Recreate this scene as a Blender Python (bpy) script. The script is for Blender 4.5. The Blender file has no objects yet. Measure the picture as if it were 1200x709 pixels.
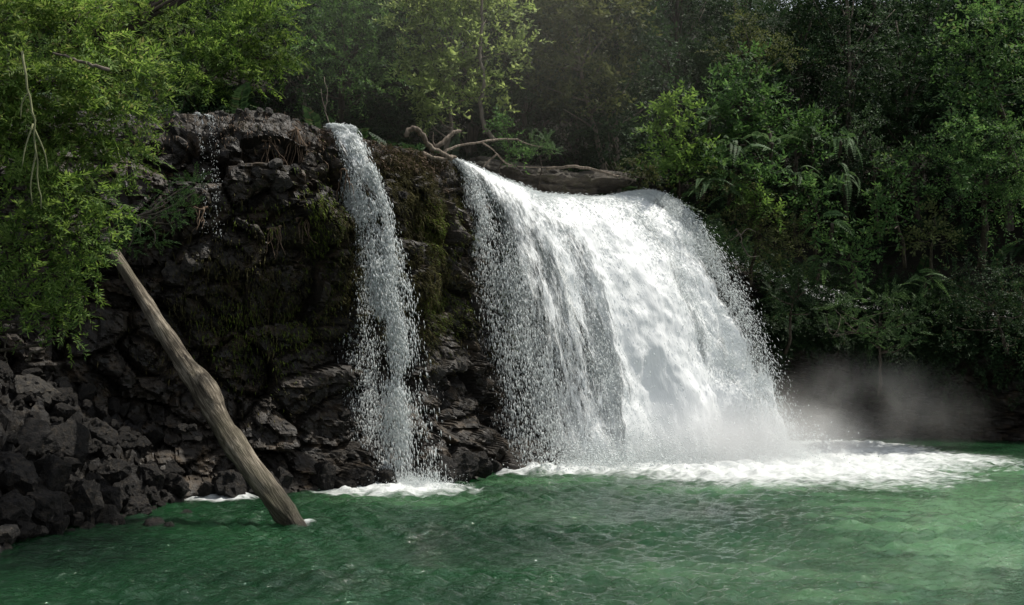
import bpy, math, random
import numpy as np
from mathutils import Vector

SC = bpy.context.scene
COL = SC.collection
RNG = np.random.default_rng(11)
random.seed(5)

# ------------------------------------------------------------------ camera frame
F = 1450.0
CAM_Z = 2.5
PITCH = math.atan(45.5 / F)

def P(px, py, d):
    """World point seen at photo pixel (px, py) at depth d metres along +Y."""
    u = (px - 600.0) / F
    v = (354.5 - py) / F
    y = math.cos(PITCH) - v * math.sin(PITCH)
    z = math.sin(PITCH) + v * math.cos(PITCH)
    k = d / y
    return np.array([u * k, d, CAM_Z + z * k])

def norm(a):
    a = np.asarray(a, float)
    return a / np.maximum(np.linalg.norm(a, axis=-1, keepdims=True), 1e-9)

def sstep(a, b, x):
    t = np.clip((x - a) / (b - a), 0, 1)
    return t * t * (3 - 2 * t)

# ------------------------------------------------------------------ noise
def _h(i, j, k, seed):
    n = (i.astype(np.int64) * 374761393 + j.astype(np.int64) * 668265263 + k.astype(np.int64) * 2147483647 // 3 + seed * 974634541) & 0xFFFFFFFF
    n = ((n ^ (n >> 13)) * 1274126177) & 0xFFFFFFFF
    n = ((n ^ (n >> 16)) * 2246822519) & 0xFFFFFFFF
    return ((n ^ (n >> 15)) & 0xFFFFFF) / float(0xFFFFFF)

def vnoise(p, seed=0):
    p = np.asarray(p, float)
    b = np.floor(p)
    f = p - b
    f = f * f * f * (f * (f * 6 - 15) + 10)
    i, j, k = b[:, 0], b[:, 1], b[:, 2]
    r = 0
    for dx in (0, 1):
        wx = f[:, 0] if dx else 1 - f[:, 0]
        for dy in (0, 1):
            wy = f[:, 1] if dy else 1 - f[:, 1]
            for dz in (0, 1):
                wz = f[:, 2] if dz else 1 - f[:, 2]
                r = r + wx * wy * wz * _h(i + dx, j + dy, k + dz, seed)
    return r * 2 - 1

def fbm(p, octs=4, seed=0, gain=0.5):
    a, s, r = 1.0, 1.0, 0
    p = np.asarray(p, float)
    for o in range(octs):
        r = r + a * vnoise(p * s + 17.3 * o, seed + o)
        a *= gain
        s *= 2.03
    return r

def facets(p, seed=0):
    """Blocky broken-rock field: every cell has its own height and tilted face; also the distance to the joint."""
    p = np.asarray(p, float)
    b = np.floor(p)
    n = len(p)
    f1 = np.full(n, 9.0); f2 = np.full(n, 9.0)
    hh = np.zeros(n)
    for dx in (-1, 0, 1):
        for dy in (-1, 0, 1):
            for dz in (-1, 0, 1):
                i, j, k = b[:, 0] + dx, b[:, 1] + dy, b[:, 2] + dz
                q = np.stack([i + _h(i, j, k, seed + 1), j + _h(i, j, k, seed + 2), k + _h(i, j, k, seed + 3)], 1)
                dv = p - q
                d = np.sqrt((dv ** 2).sum(1))
                tilt = np.stack([_h(i, j, k, seed + 5), _h(i, j, k, seed + 6), _h(i, j, k, seed + 7)], 1) * 2 - 1
                val = _h(i, j, k, seed + 4) * 2 - 1 + 1.3 * (dv * tilt).sum(1)
                near = d < f1
                f2 = np.where(near, f1, np.minimum(f2, d))
                hh = np.where(near, val, hh)
                f1 = np.where(near, d, f1)
    return hh, f2 - f1

# ------------------------------------------------------------------ mesh helpers
def mesh_np(name, verts, faces, smooth=False):
    verts = np.ascontiguousarray(verts, np.float32)
    faces = np.ascontiguousarray(faces, np.int32)
    me = bpy.data.meshes.new(name)
    me.vertices.add(len(verts))
    me.vertices.foreach_set("co", verts.ravel())
    n, k = faces.shape
    me.loops.add(n * k)
    me.loops.foreach_set("vertex_index", faces.ravel())
    me.polygons.add(n)
    me.polygons.foreach_set("loop_start", np.arange(0, n * k, k, dtype=np.int32))
    me.polygons.foreach_set("use_smooth", np.full(n, smooth, dtype=bool))
    me.update(calc_edges=True)
    return me

def link(name, me, mat=None, parent=None, loc=(0, 0, 0)):
    o = bpy.data.objects.new(name, me)
    COL.objects.link(o)
    if mat is not None and not me.materials:
        me.materials.append(mat)
    if parent is not None:
        o.parent = parent
    o.location = loc
    return o

def tag(o, label=None, cat=None, group=None, kind=None):
    if label: o["label"] = label
    if cat: o["category"] = cat
    if group: o["group"] = group
    if kind: o["kind"] = kind
    return o

def root(name, loc, label, cat, group=None):
    o = bpy.data.objects.new(name, None)
    COL.objects.link(o)
    o.location = loc
    o.empty_display_size = 0.2
    return tag(o, label, cat, group)

def dup(r, loc, rotz=0.0, scale=1.0, label=None, group=None, tilt=(0, 0)):
    c = r.copy(); COL.objects.link(c)
    c.location = loc
    c.rotation_euler = (tilt[0], tilt[1], rotz)
    c.scale = scale if hasattr(scale, '__len__') else (scale, scale, scale)
    if label: c["label"] = label
    if group: c["group"] = group
    for ch in list(r.children):
        k = ch.copy(); COL.objects.link(k); k.parent = c
    return c

def grid_faces(nu, nv):
    i = np.arange(nu - 1)[:, None] * nv + np.arange(nv - 1)[None, :]
    i = i.ravel()
    return np.stack([i, i + nv, i + nv + 1, i + 1], 1)

def set_attr(me, name, vals):
    a = me.attributes.new(name, 'FLOAT', 'POINT')
    a.data.foreach_set("value", np.ascontiguousarray(vals, np.float32))

def tube(pts, radii, n=8, rough=0.0, seed=0, cap=True, flat=1.0):
    pts = np.asarray(pts, float); radii = np.asarray(radii, float)
    m = len(pts)
    tan = norm(np.gradient(pts, axis=0))
    ref = np.array([0.31, 0.87, 0.38])
    vs = []
    a = np.linspace(0, 2 * math.pi, n, endpoint=False)
    u = norm(np.cross(tan[0], ref))
    for i in range(m):
        u = norm(u - tan[i] * np.dot(u, tan[i]))
        w = np.cross(tan[i], u)
        ring = pts[i] + radii[i] * (np.cos(a)[:, None] * u + flat * np.sin(a)[:, None] * w)
        vs.append(ring)
    v = np.concatenate(vs)
    if rough:
        c = np.repeat(pts, n, axis=0)
        k = 1 + rough * fbm(v * (0.6 / max(radii.mean(), 1e-3)), 3, seed)
        v = c + (v - c) * k[:, None]
    fs = []
    for i in range(m - 1):
        for j in range(n):
            j2 = (j + 1) % n
            fs.append((i * n + j, i * n + j2, (i + 1) * n + j2, (i + 1) * n + j))
    if cap:
        b = len(v)
        v = np.concatenate([v, pts[:1] - tan[0] * radii[0] * .15, pts[-1:] + tan[-1] * radii[-1] * .3])
        for j in range(n):
            j2 = (j + 1) % n
            fs.append((b, j2, j, b))
            fs.append((b + 1, (m - 1) * n + j, (m - 1) * n + j2, b + 1))
    return v, fs

class MB:
    """Collects tubes etc. into one mesh."""
    def __init__(s): s.v = []; s.f = []; s.n = 0
    def add(s, v, f):
        s.v.append(np.asarray(v, float)); s.f += [tuple(i + s.n for i in q) for q in f]; s.n += len(v)
    def tube(s, pts, radii, **k): s.add(*tube(pts, radii, **k))
    def mesh(s, name, smooth=True):
        v = np.concatenate(s.v)
        fl = []
        for q in s.f:
            t = []
            for i in q:
                if i not in t: t.append(i)
            fl.append(t)
        me = bpy.data.meshes.new(name)
        me.from_pydata(v.tolist(), [], fl)
        me.polygons.foreach_set("use_smooth", np.full(len(me.polygons), smooth, dtype=bool))
        me.update()
        return me
    def build(s, name, mat, parent=None, smooth=True):
        return link(name, s.mesh(name, smooth), mat, parent)

def spline(pts, n):
    """Catmull-Rom through the points."""
    p = np.asarray(pts, float)
    p = np.concatenate([2 * p[:1] - p[1:2], p, 2 * p[-1:] - p[-2:-1]])
    m = len(p) - 3
    t = np.linspace(0, m - 1e-6, n)
    i = t.astype(int); f = (t - i)[:, None]
    a, b, c, d = p[i], p[i + 1], p[i + 2], p[i + 3]
    return 0.5 * (2 * b + (c - a) * f + (2 * a - 5 * b + 4 * c - d) * f ** 2 + (3 * b - a - 3 * c + d) * f ** 3)

# ------------------------------------------------------------------ materials
def new_mat(name):
    m = bpy.data.materials.new(name)
    m.use_nodes = True
    nt = m.node_tree
    nt.nodes.clear()
    out = nt.nodes.new("ShaderNodeOutputMaterial")
    return m, nt, out

def N(nt, t, **kw):
    n = nt.nodes.new(t)
    for k, v in kw.items():
        if k in n.inputs.keys() if isinstance(k, str) else False:
            n.inputs[k].default_value = v
        else:
            setattr(n, k, v)
    return n

def L(nt, a, b): nt.links.new(a, b)

def ramp(nt, src, stops):
    r = nt.nodes.new("ShaderNodeValToRGB")
    el = r.color_ramp.elements
    while len(el) < len(stops): el.new(0.5)
    for e, (p, c) in zip(el, stops):
        e.position = p
        e.color = (c[0], c[1], c[2], 1) if hasattr(c, '__len__') else (c, c, c, 1)
    L(nt, src, r.inputs[0])
    return r

def noise_tex(nt, scale, detail=4, rough=0.55, coord=None, dist=0.0):
    t = nt.nodes.new("ShaderNodeTexNoise")
    t.inputs["Scale"].default_value = scale
    t.inputs["Detail"].default_value = detail
    t.inputs["Roughness"].default_value = rough
    t.inputs["Distortion"].default_value = dist
    if coord is not None: L(nt, coord, t.inputs["Vector"])
    return t

def mapping(nt, src, scale=(1, 1, 1)):
    mp = nt.nodes.new("ShaderNodeMapping")
    mp.inputs["Scale"].default_value = scale
    L(nt, src, mp.inputs["Vector"])
    return mp.outputs[0]

def math_node(nt, op, a, b=None, clamp=False):
    m = nt.nodes.new("ShaderNodeMath"); m.operation = op; m.use_clamp = clamp
    for i, x in enumerate((a, b)):
        if x is None: continue
        if isinstance(x, (int, float)): m.inputs[i].default_value = x
        else: L(nt, x, m.inputs[i])
    return m.outputs[0]

def leaf_mat(name, dark, mid, light, trans=0.35, rough=0.6, brown=None):
    m, nt, out = new_mat(name)
    geo = N(nt, "ShaderNodeNewGeometry")
    oi = N(nt, "ShaderNodeObjectInfo")
    mixv = math_node(nt, 'ADD', math_node(nt, 'MULTIPLY', geo.outputs["Random Per Island"], 0.8), math_node(nt, 'MULTIPLY', oi.outputs["Random"], 0.2))
    stops = [(0.0, dark), (0.38, mid), (0.85, light)]
    if brown: stops.append((0.97, brown))
    r = ramp(nt, mixv, stops)
    pos = N(nt, "ShaderNodeNewGeometry")
    nz = noise_tex(nt, 0.9, 2, coord=pos.outputs["Position"])
    hs = N(nt, "ShaderNodeHueSaturation")
    L(nt, r.outputs[0], hs.inputs["Color"])
    mr = N(nt, "ShaderNodeMapRange"); L(nt, nz.outputs[0], mr.inputs[0])
    mr.inputs[1].default_value = .3; mr.inputs[2].default_value = .7; mr.inputs[3].default_value = .65; mr.inputs[4].default_value = 1.35
    L(nt, mr.outputs[0], hs.inputs["Value"])
    p = N(nt, "ShaderNodeBsdfPrincipled")
    L(nt, hs.outputs[0], p.inputs["Base Color"])
    p.inputs["Roughness"].default_value = rough
    p.inputs["Specular IOR Level"].default_value = 0.18
    tr = N(nt, "ShaderNodeBsdfTranslucent")
    hs2 = N(nt, "ShaderNodeHueSaturation"); L(nt, hs.outputs[0], hs2.inputs["Color"])
    hs2.inputs["Hue"].default_value = 0.485; hs2.inputs["Saturation"].default_value = 1.1; hs2.inputs["Value"].default_value = 1.25
    L(nt, hs2.outputs[0], tr.inputs["Color"])
    mx = N(nt, "ShaderNodeMixShader"); mx.inputs[0].default_value = trans
    L(nt, p.outputs[0], mx.inputs[1]); L(nt, tr.outputs[0], mx.inputs[2])
    L(nt, mx.outputs[0], out.inputs[0])
    return m

def rock_mat(name, c0, c1, c2, rough=(0.35, 0.75), scale=1.0, bump=0.5, spec=0.5, tint=None):
    m, nt, out = new_mat(name)
    tc = N(nt, "ShaderNodeTexCoord"); co = tc.outputs["Object"]
    n1 = noise_tex(nt, 1.6 * scale, 6, .62, co)
    n2 = noise_tex(nt, 9 * scale, 6, .6, co)
    n3 = noise_tex(nt, 45 * scale, 5, .6, co)
    s = math_node(nt, 'ADD', math_node(nt, 'MULTIPLY', n1.outputs[0], .6), math_node(nt, 'MULTIPLY', n2.outputs[0], .4))
    r = ramp(nt, s, [(.32, c0), (.5, c1), (.68, c2)])
    col = r.outputs[0]
    if tint:   # lichen / earth stains
        n4 = noise_tex(nt, 2.7 * scale, 5, .65, co)
        rr = ramp(nt, n4.outputs[0], [(.52, 0), (.64, 1)])
        mx = N(nt, "ShaderNodeMix", data_type='RGBA')
        L(nt, math_node(nt, 'MULTIPLY', rr.outputs[0], .7), mx.inputs[0])
        L(nt, col, mx.inputs[6]); mx.inputs[7].default_value = (*tint, 1)
        col = mx.outputs[2]
    p = N(nt, "ShaderNodeBsdfPrincipled")
    L(nt, col, p.inputs["Base Color"])
    rr = N(nt, "ShaderNodeMapRange"); L(nt, n2.outputs[0], rr.inputs[0])
    rr.inputs[1].default_value = .35; rr.inputs[2].default_value = .65; rr.inputs[3].default_value = rough[0]; rr.inputs[4].default_value = rough[1]
    L(nt, rr.outputs[0], p.inputs["Roughness"])
    p.inputs["Specular IOR Level"].default_value = spec
    b = N(nt, "ShaderNodeBump"); b.inputs["Strength"].default_value = bump; b.inputs["Distance"].default_value = 0.03
    hgt = math_node(nt, 'ADD', math_node(nt, 'MULTIPLY', n2.outputs[0], 1.6), math_node(nt, 'MULTIPLY', n3.outputs[0], .5))
    L(nt, hgt, b.inputs["Height"])
    L(nt, b.outputs[0], p.inputs["Normal"])
    L(nt, p.outputs[0], out.inputs[0])
    return m

def bark_mat(name, c0, c1, c2, stretch=(9, 9, 1.2), bump=.6, rough=.85, wet=False):
    m, nt, out = new_mat(name)
    tc = N(nt, "ShaderNodeTexCoord"); co = tc.outputs["Object"]
    v = mapping(nt, co, stretch)
    n1 = noise_tex(nt, 2.0, 6, .65, v, .4)
    n2 = noise_tex(nt, 1.4, 4, .6, co)
    s = math_node(nt, 'ADD', math_node(nt, 'MULTIPLY', n1.outputs[0], .65), math_node(nt, 'MULTIPLY', n2.outputs[0], .35))
    r = ramp(nt, s, [(.36, c0), (.5, c1), (.62, c2)])
    p = N(nt, "ShaderNodeBsdfPrincipled")
    col = r.outputs[0]
    if wet:     # soaked wood just above the waterline, grey-green algae patches higher up
        sx = N(nt, "ShaderNodeSeparateXYZ"); L(nt, co, sx.inputs[0])
        zz = math_node(nt, 'ADD', sx.outputs[2], math_node(nt, 'MULTIPLY', n2.outputs[0], .5))
        wr_ = N(nt, "ShaderNodeMapRange"); L(nt, zz, wr_.inputs[0])
        wr_.inputs[1].default_value = -.72; wr_.inputs[2].default_value = -.25; wr_.inputs[3].default_value = 1; wr_.inputs[4].default_value = .3
        mw = N(nt, "ShaderNodeMix", data_type='RGBA', blend_type='MULTIPLY'); mw.inputs[0].default_value = 1
        cb = N(nt, "ShaderNodeCombineColor"); [L(nt, wr_.outputs[0], cb.inputs[i]) for i in range(3)]
        L(nt, col, mw.inputs[6]); L(nt, cb.outputs[0], mw.inputs[7])
        n5 = noise_tex(nt, 1.1, 4, .65, co)
        ra = ramp(nt, n5.outputs[0], [(.5, 0), (.66, .55)])
        mg = N(nt, "ShaderNodeMix", data_type='RGBA'); L(nt, ra.outputs[0], mg.inputs[0]); L(nt, mw.outputs[2], mg.inputs[6]); mg.inputs[7].default_value = (.075, .072, .042, 1)
        col = mg.outputs[2]
    L(nt, col, p.inputs["Base Color"])
    p.inputs["Roughness"].default_value = rough
    p.inputs["Specular IOR Level"].default_value = .25
    b = N(nt, "ShaderNodeBump"); b.inputs["Strength"].default_value = bump; b.inputs["Distance"].default_value = .03
    L(nt, n1.outputs[0], b.inputs["Height"]); L(nt, b.outputs[0], p.inputs["Normal"])
    L(nt, p.outputs[0], out.inputs[0])
    return m

M = {}
M['leaf_left'] = leaf_mat("feathery_leaf", (.032, .074, .018), (.100, .175, .040), (.20, .29, .085), .5, brown=(.14, .12, .06))
M['leaf_mid'] = leaf_mat("mid_leaf", (.026, .060, .020), (.055, .118, .036), (.115, .205, .07), .4, brown=(.11, .10, .05))
M['leaf_pale'] = leaf_mat("pale_leaf", (.09, .14, .045), (.18, .25, .08), (.30, .37, .15), .5)
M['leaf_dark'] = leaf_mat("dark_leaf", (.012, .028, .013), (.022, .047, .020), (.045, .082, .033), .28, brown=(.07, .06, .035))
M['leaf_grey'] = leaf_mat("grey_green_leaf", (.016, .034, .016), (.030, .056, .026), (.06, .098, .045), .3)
M['leaf_bright'] = leaf_mat("bright_leaf", (.05, .10, .024), (.092, .170, .042), (.15, .24, .065), .5)
M['leaf_olive'] = leaf_mat("olive_leaf", (.04, .055, .022), (.065, .083, .03), (.105, .122, .048), .35, brown=(.09, .08, .045))
M['leaf_fern'] = leaf_mat("fern_leaf", (.04, .085, .03), (.065, .125, .045), (.10, .165, .07), .35)
M['leaf_fern_grey'] = leaf_mat("grey_fern_leaf", (.038, .075, .034), (.06, .11, .048), (.10, .155, .07), .4)
M['moss'] = leaf_mat("moss_strand", (.016, .016, .008), (.034, .031, .012), (.068, .062, .02), .2, .9, brown=(.085, .06, .035))
M['moss_green'] = leaf_mat("moss_green_strand", (.03, .045, .010), (.055, .08, .014), (.10, .13, .02), .25, .9)
M['cliff'] = rock_mat("wet_basalt", (.006, .005, .004), (.0165, .0135, .0105), (.046, .037, .028), (.32, .8), 1.0, .7, .3, tint=(.062, .044, .027))
M['boulder'] = rock_mat("dark_boulder", (.004, .0034, .003), (.007, .006, .0052), (.022, .019, .015), (.35, .8), 1.5, .8, .26, tint=(.040, .031, .021))
M['boulder_grey'] = rock_mat("grey_boulder", (.012, .011, .0095), (.028, .025, .021), (.062, .055, .046), (.4, .8), 1.5, .8, .4, tint=(.08, .065, .045))
M['slab'] = rock_mat("river_slab", (.02, .017, .013), (.06, .051, .041), (.15, .13, .10), (.5, .85), 2.6, 1.0, .3, tint=(.05, .048, .022))
M['soil'] = rock_mat("forest_soil", (.006, .006, .004), (.013, .012, .008), (.024, .021, .014), (.8, .95), .8, .8, .15)
M['log'] = bark_mat("weathered_log", (.018, .014, .010), (.105, .088, .064), (.31, .27, .21), (16, 16, 1.1), .9, .85, True)
M['drift'] = bark_mat("pale_driftwood", (.05, .04, .03), (.13, .105, .08), (.26, .215, .17))
M['bark'] = bark_mat("brown_bark", (.02, .016, .012), (.05, .04, .03), (.10, .085, .065), (6, 6, 1))
M['bark_pale'] = bark_mat("pale_bark", (.05, .042, .034), (.12, .10, .08), (.22, .19, .15), (6, 6, 1))
M['vine'] = bark_mat("dry_vine", (.08, .09, .04), (.18, .19, .10), (.30, .30, .17), (6, 6, 1))
M['root'] = bark_mat("brown_root", (.05, .032, .02), (.11, .075, .05), (.19, .135, .09), (6, 6, 1))

# falling water
def drop_mat():
    m, nt, out = new_mat("white_water_drops")
    d = N(nt, "ShaderNodeBsdfPrincipled")
    d.inputs["Base Color"].default_value = (.86, .89, .89, 1)
    d.inputs["Roughness"].default_value = .25
    t = N(nt, "ShaderNodeBsdfTranslucent"); t.inputs[0].default_value = (.86, .9, .9, 1)
    mx = N(nt, "ShaderNodeMixShader"); mx.inputs[0].default_value = .4
    L(nt, d.outputs[0], mx.inputs[1]); L(nt, t.outputs[0], mx.inputs[2])
    L(nt, mx.outputs[0], out.inputs[0])
    return m
M['drop'] = drop_mat()

def sheet_mat(name, seed):
    """Aerated water sheet: opaque froth where the 'dens' attribute and the streaked noise say, clear between."""
    m, nt, out = new_mat(name)
    uv = N(nt, "ShaderNodeUVMap")
    off = N(nt, "ShaderNodeMapping"); off.inputs["Location"].default_value = (seed * 3.7, seed * 1.9, 0)
    L(nt, uv.outputs[0], off.inputs["Vector"])
    n1 = noise_tex(nt, 1.0, 5, .62, mapping(nt, off.outputs[0], (1.9, .75, 1)), .6)
    n2 = noise_tex(nt, 1.0, 4, .6, mapping(nt, off.outputs[0], (11, 2.4, 1)), .3)
    n3 = noise_tex(nt, 1.0, 3, .6, mapping(nt, off.outputs[0], (34, 8, 1)), .2)
    s = math_node(nt, 'ADD', math_node(nt, 'ADD', math_node(nt, 'MULTIPLY', n1.outputs[0], .36), math_node(nt, 'MULTIPLY', n2.outputs[0], .33)), math_node(nt, 'MULTIPLY', n3.outputs[0], .31))
    at = N(nt, "ShaderNodeAttribute", attribute_name="dens")
    # alpha = smoothstep(noise - (1-dens))
    th = N(nt, "ShaderNodeMapRange"); th.interpolation_type = 'SMOOTHSTEP'
    v = math_node(nt, 'ADD', s, math_node(nt, 'MULTIPLY', math_node(nt, 'SUBTRACT', at.outputs["Fac"], .5), .5))
    L(nt, v, th.inputs[0])
    th.inputs[1].default_value = .47; th.inputs[2].default_value = .62
    al = math_node(nt, 'MULTIPLY', th.outputs[0], 1.0, True)
    p = N(nt, "ShaderNodeBsdfPrincipled"); p.inputs["Base Color"].default_value = (.90, .92, .92, 1)
    p.inputs["Roughness"].default_value = .5
    p.inputs["Specular IOR Level"].default_value = .3
    b = N(nt, "ShaderNodeBump"); b.inputs["Strength"].default_value = .45; b.inputs["Distance"].default_value = .05
    L(nt, s, b.inputs["Height"]); L(nt, b.outputs[0], p.inputs["Normal"])
    t = N(nt, "ShaderNodeBsdfTranslucent"); t.inputs[0].default_value = (.92, .94, .94, 1)
    L(nt, b.outputs[0], t.inputs["Normal"])
    mx = N(nt, "ShaderNodeMixShader"); mx.inputs[0].default_value = .25
    L(nt, p.outputs[0], mx.inputs[1]); L(nt, t.outputs[0], mx.inputs[2])
    tr = N(nt, "ShaderNodeBsdfTransparent")
    m2 = N(nt, "ShaderNodeMixShader"); L(nt, al, m2.inputs[0])
    L(nt, tr.outputs[0], m2.inputs[1]); L(nt, mx.outputs[0], m2.inputs[2])
    L(nt, m2.outputs[0], out.inputs[0])
    return m

def pool_mat():
    m, nt, out = new_mat("green_pool_water")
    geo = N(nt, "ShaderNodeNewGeometry"); co = geo.outputs["Position"]
    at = N(nt, "ShaderNodeAttribute", attribute_name="foam")
    n1 = noise_tex(nt, 1.3, 6, .66, mapping(nt, co, (1, 1.3, 1)), .5)
    n2 = noise_tex(nt, 6.0, 5, .62, co, .3)
    s = math_node(nt, 'ADD', math_node(nt, 'MULTIPLY', n1.outputs[0], .55), math_node(nt, 'MULTIPLY', n2.outputs[0], .45))
    n3 = noise_tex(nt, 1.0, 4, .6, mapping(nt, co, (2.6, 7.5, 1)), .8)
    s = math_node(nt, 'ADD', math_node(nt, 'MULTIPLY', s, .6), math_node(nt, 'MULTIPLY', n3.outputs[0], .4))
    v = math_node(nt, 'ADD', math_node(nt, 'ADD', math_node(nt, 'MULTIPLY', math_node(nt, 'SUBTRACT', s, .5), 1.7), .5), math_node(nt, 'MULTIPLY', math_node(nt, 'SUBTRACT', at.outputs["Fac"], .5), .66))
    th = N(nt, "ShaderNodeMapRange"); th.interpolation_type = 'SMOOTHSTEP'
    L(nt, v, th.inputs[0]); th.inputs[1].default_value = .40; th.inputs[2].default_value = .86
    # water body
    nb = noise_tex(nt, .35, 3, .5, co)
    rc = ramp(nt, nb.outputs[0], [(.35, (.0035, .019, .007)), (.65, (.008, .037, .013))])
    p = N(nt, "ShaderNodeBsdfPrincipled"); 
    ar = N(nt, "ShaderNodeAttribute", attribute_name="air_glint")
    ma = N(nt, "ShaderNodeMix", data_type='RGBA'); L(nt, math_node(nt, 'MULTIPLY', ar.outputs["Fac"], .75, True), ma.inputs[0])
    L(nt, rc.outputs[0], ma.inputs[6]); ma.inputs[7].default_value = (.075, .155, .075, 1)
    L(nt, ma.outputs[2], p.inputs["Base Color"])
    p.subsurface_method = 'BURLEY'
    p.inputs["Subsurface Weight"].default_value = .85
    p.inputs["Subsurface Radius"].default_value = (.35, .9, .5)
    p.inputs["Subsurface Scale"].default_value = .7
    p.inputs["Roughness"].default_value = .045
    p.inputs["IOR"].default_value = 1.38
    w1 = noise_tex(nt, 11, 5, .62, mapping(nt, co, (.8, 1.25, 1)), .6)
    w2 = noise_tex(nt, 26, 4, .6, mapping(nt, co, (.8, 1.2, 1)), .4)
    hgt = math_node(nt, 'ADD', w1.outputs[0], math_node(nt, 'MULTIPLY', w2.outputs[0], .28))
    b = N(nt, "ShaderNodeBump"); b.inputs["Strength"].default_value = 1.0; b.inputs["Distance"].default_value = .042
    L(nt, hgt, b.inputs["Height"]); L(nt, b.outputs[0], p.inputs["Normal"])
    fo = N(nt, "ShaderNodeBsdfPrincipled"); fo.inputs["Base Color"].default_value = (.52, .545, .54, 1); fo.inputs["Roughness"].default_value = .6
    b2 = N(nt, "ShaderNodeBump"); b2.inputs["Strength"].default_value = 1.0; b2.inputs["Distance"].default_value = .1
    L(nt, s, b2.inputs["Height"]); L(nt, b2.outputs[0], fo.inputs["Normal"])
    mx = N(nt, "ShaderNodeMixShader"); L(nt, th.outputs[0], mx.inputs[0])
    L(nt, p.outputs[0], mx.inputs[1]); L(nt, fo.outputs[0], mx.inputs[2])
    L(nt, mx.outputs[0], out.inputs[0])
    return m
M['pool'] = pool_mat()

def mist_mat(name, dens, nscale=.8, lo=.42, hi=.75, col=(.97, .94, .90, 1)):
    m, nt, out = new_mat(name)
    tc = N(nt, "ShaderNodeTexCoord")
    ln = N(nt, "ShaderNodeVectorMath", operation='LENGTH')
    L(nt, tc.outputs["Object"], ln.inputs[0])
    fall = N(nt, "ShaderNodeMapRange"); fall.interpolation_type = 'SMOOTHSTEP'
    L(nt, ln.outputs["Value"], fall.inputs[0])
    fall.inputs[1].default_value = 1.0; fall.inputs[2].default_value = .1; fall.inputs[3].default_value = 0; fall.inputs[4].default_value = 1
    geo = N(nt, "ShaderNodeNewGeometry")
    n1 = noise_tex(nt, nscale, 3, .55, geo.outputs["Position"], .5)
    mr = N(nt, "ShaderNodeMapRange"); L(nt, n1.outputs[0], mr.inputs[0])
    mr.inputs[1].default_value = lo; mr.inputs[2].default_value = hi
    d = math_node(nt, 'MULTIPLY', math_node(nt, 'MULTIPLY', fall.outputs[0], mr.outputs[0]), dens)
    v = N(nt, "ShaderNodeVolumePrincipled")
    v.inputs["Color"].default_value = (.97, .98, .99, 1) if dens > 1.2 else col
    v.inputs["Anisotropy"].default_value = .2
    L(nt, d, v.inputs["Density"])
    L(nt, v.outputs[0], out.inputs["Volume"])
    return m

# ------------------------------------------------------------------ cliff line (lip and foot), left to right
LIP = np.array([(-24, 4, 5.6), (-16, 13, 6.2), (-10.5, 18.6, 6.4), (-7.5, 20.6, 6.45), (-5.85, 21.2, 6.45), (-4.1, 21.7, 6.5), (-3.3, 22.4, 6.32), (-2.4, 23.2, 6.3),
                (-1.23, 25.2, 6.1), (0.2, 27.2, 5.8), (1.6, 28.2, 5.7), (3.0, 29.1, 5.6), (4.3, 31, 5.2), (6.5, 33.2, 4.4), (9.5, 33.6, 3.4), (13.5, 32.0, 3.0), (20, 27, 3.0), (28, 16, 3.0)], float)
FOOT = np.array([(-22, 4), (-14.5, 12), (-9.3, 17.3), (-6.6, 19.0), (-5.0, 19.8), (-3.6, 20.5), (-2.4, 21.3), (-1.4, 22.2), (-0.1, 23.6), (1.6, 25.0), (2.8, 26.0),
                 (4.2, 27.6), (5.2, 30.2), (6.8, 32.0), (9.5, 32.1), (13, 30.6), (19, 26), (27, 16)], float)
_chord = np.concatenate([[0], np.cumsum(np.linalg.norm(np.diff(LIP[:, :2], axis=0), axis=1))])

def resample(arr, s, fine=2400):
    t = spline(arr, fine)
    k = np.interp(s, _chord, np.arange(len(_chord)))
    x = k / (len(_chord) - 1) * (fine - 1)
    i = np.clip(x.astype(int), 0, fine - 2); f = (x - i)[:, None]
    return t[i] * (1 - f) + t[i + 1] * f

def line_normals(s):
    a = resample(LIP[:, :2], s - .6); b = resample(LIP[:, :2], s + .6)
    t = norm(b - a)
    return np.stack([t[:, 1], -t[:, 0]], 1)     # outward, towards the pool

def smooth1(a, k):
    ker = np.ones(2 * k + 1) / (2 * k + 1)
    pad = np.concatenate([np.repeat(a[:1], k, 0), a, np.repeat(a[-1:], k, 0)])
    return np.stack([np.convolve(pad[:, i], ker, 'valid') for i in range(a.shape[1])], 1)

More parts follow.
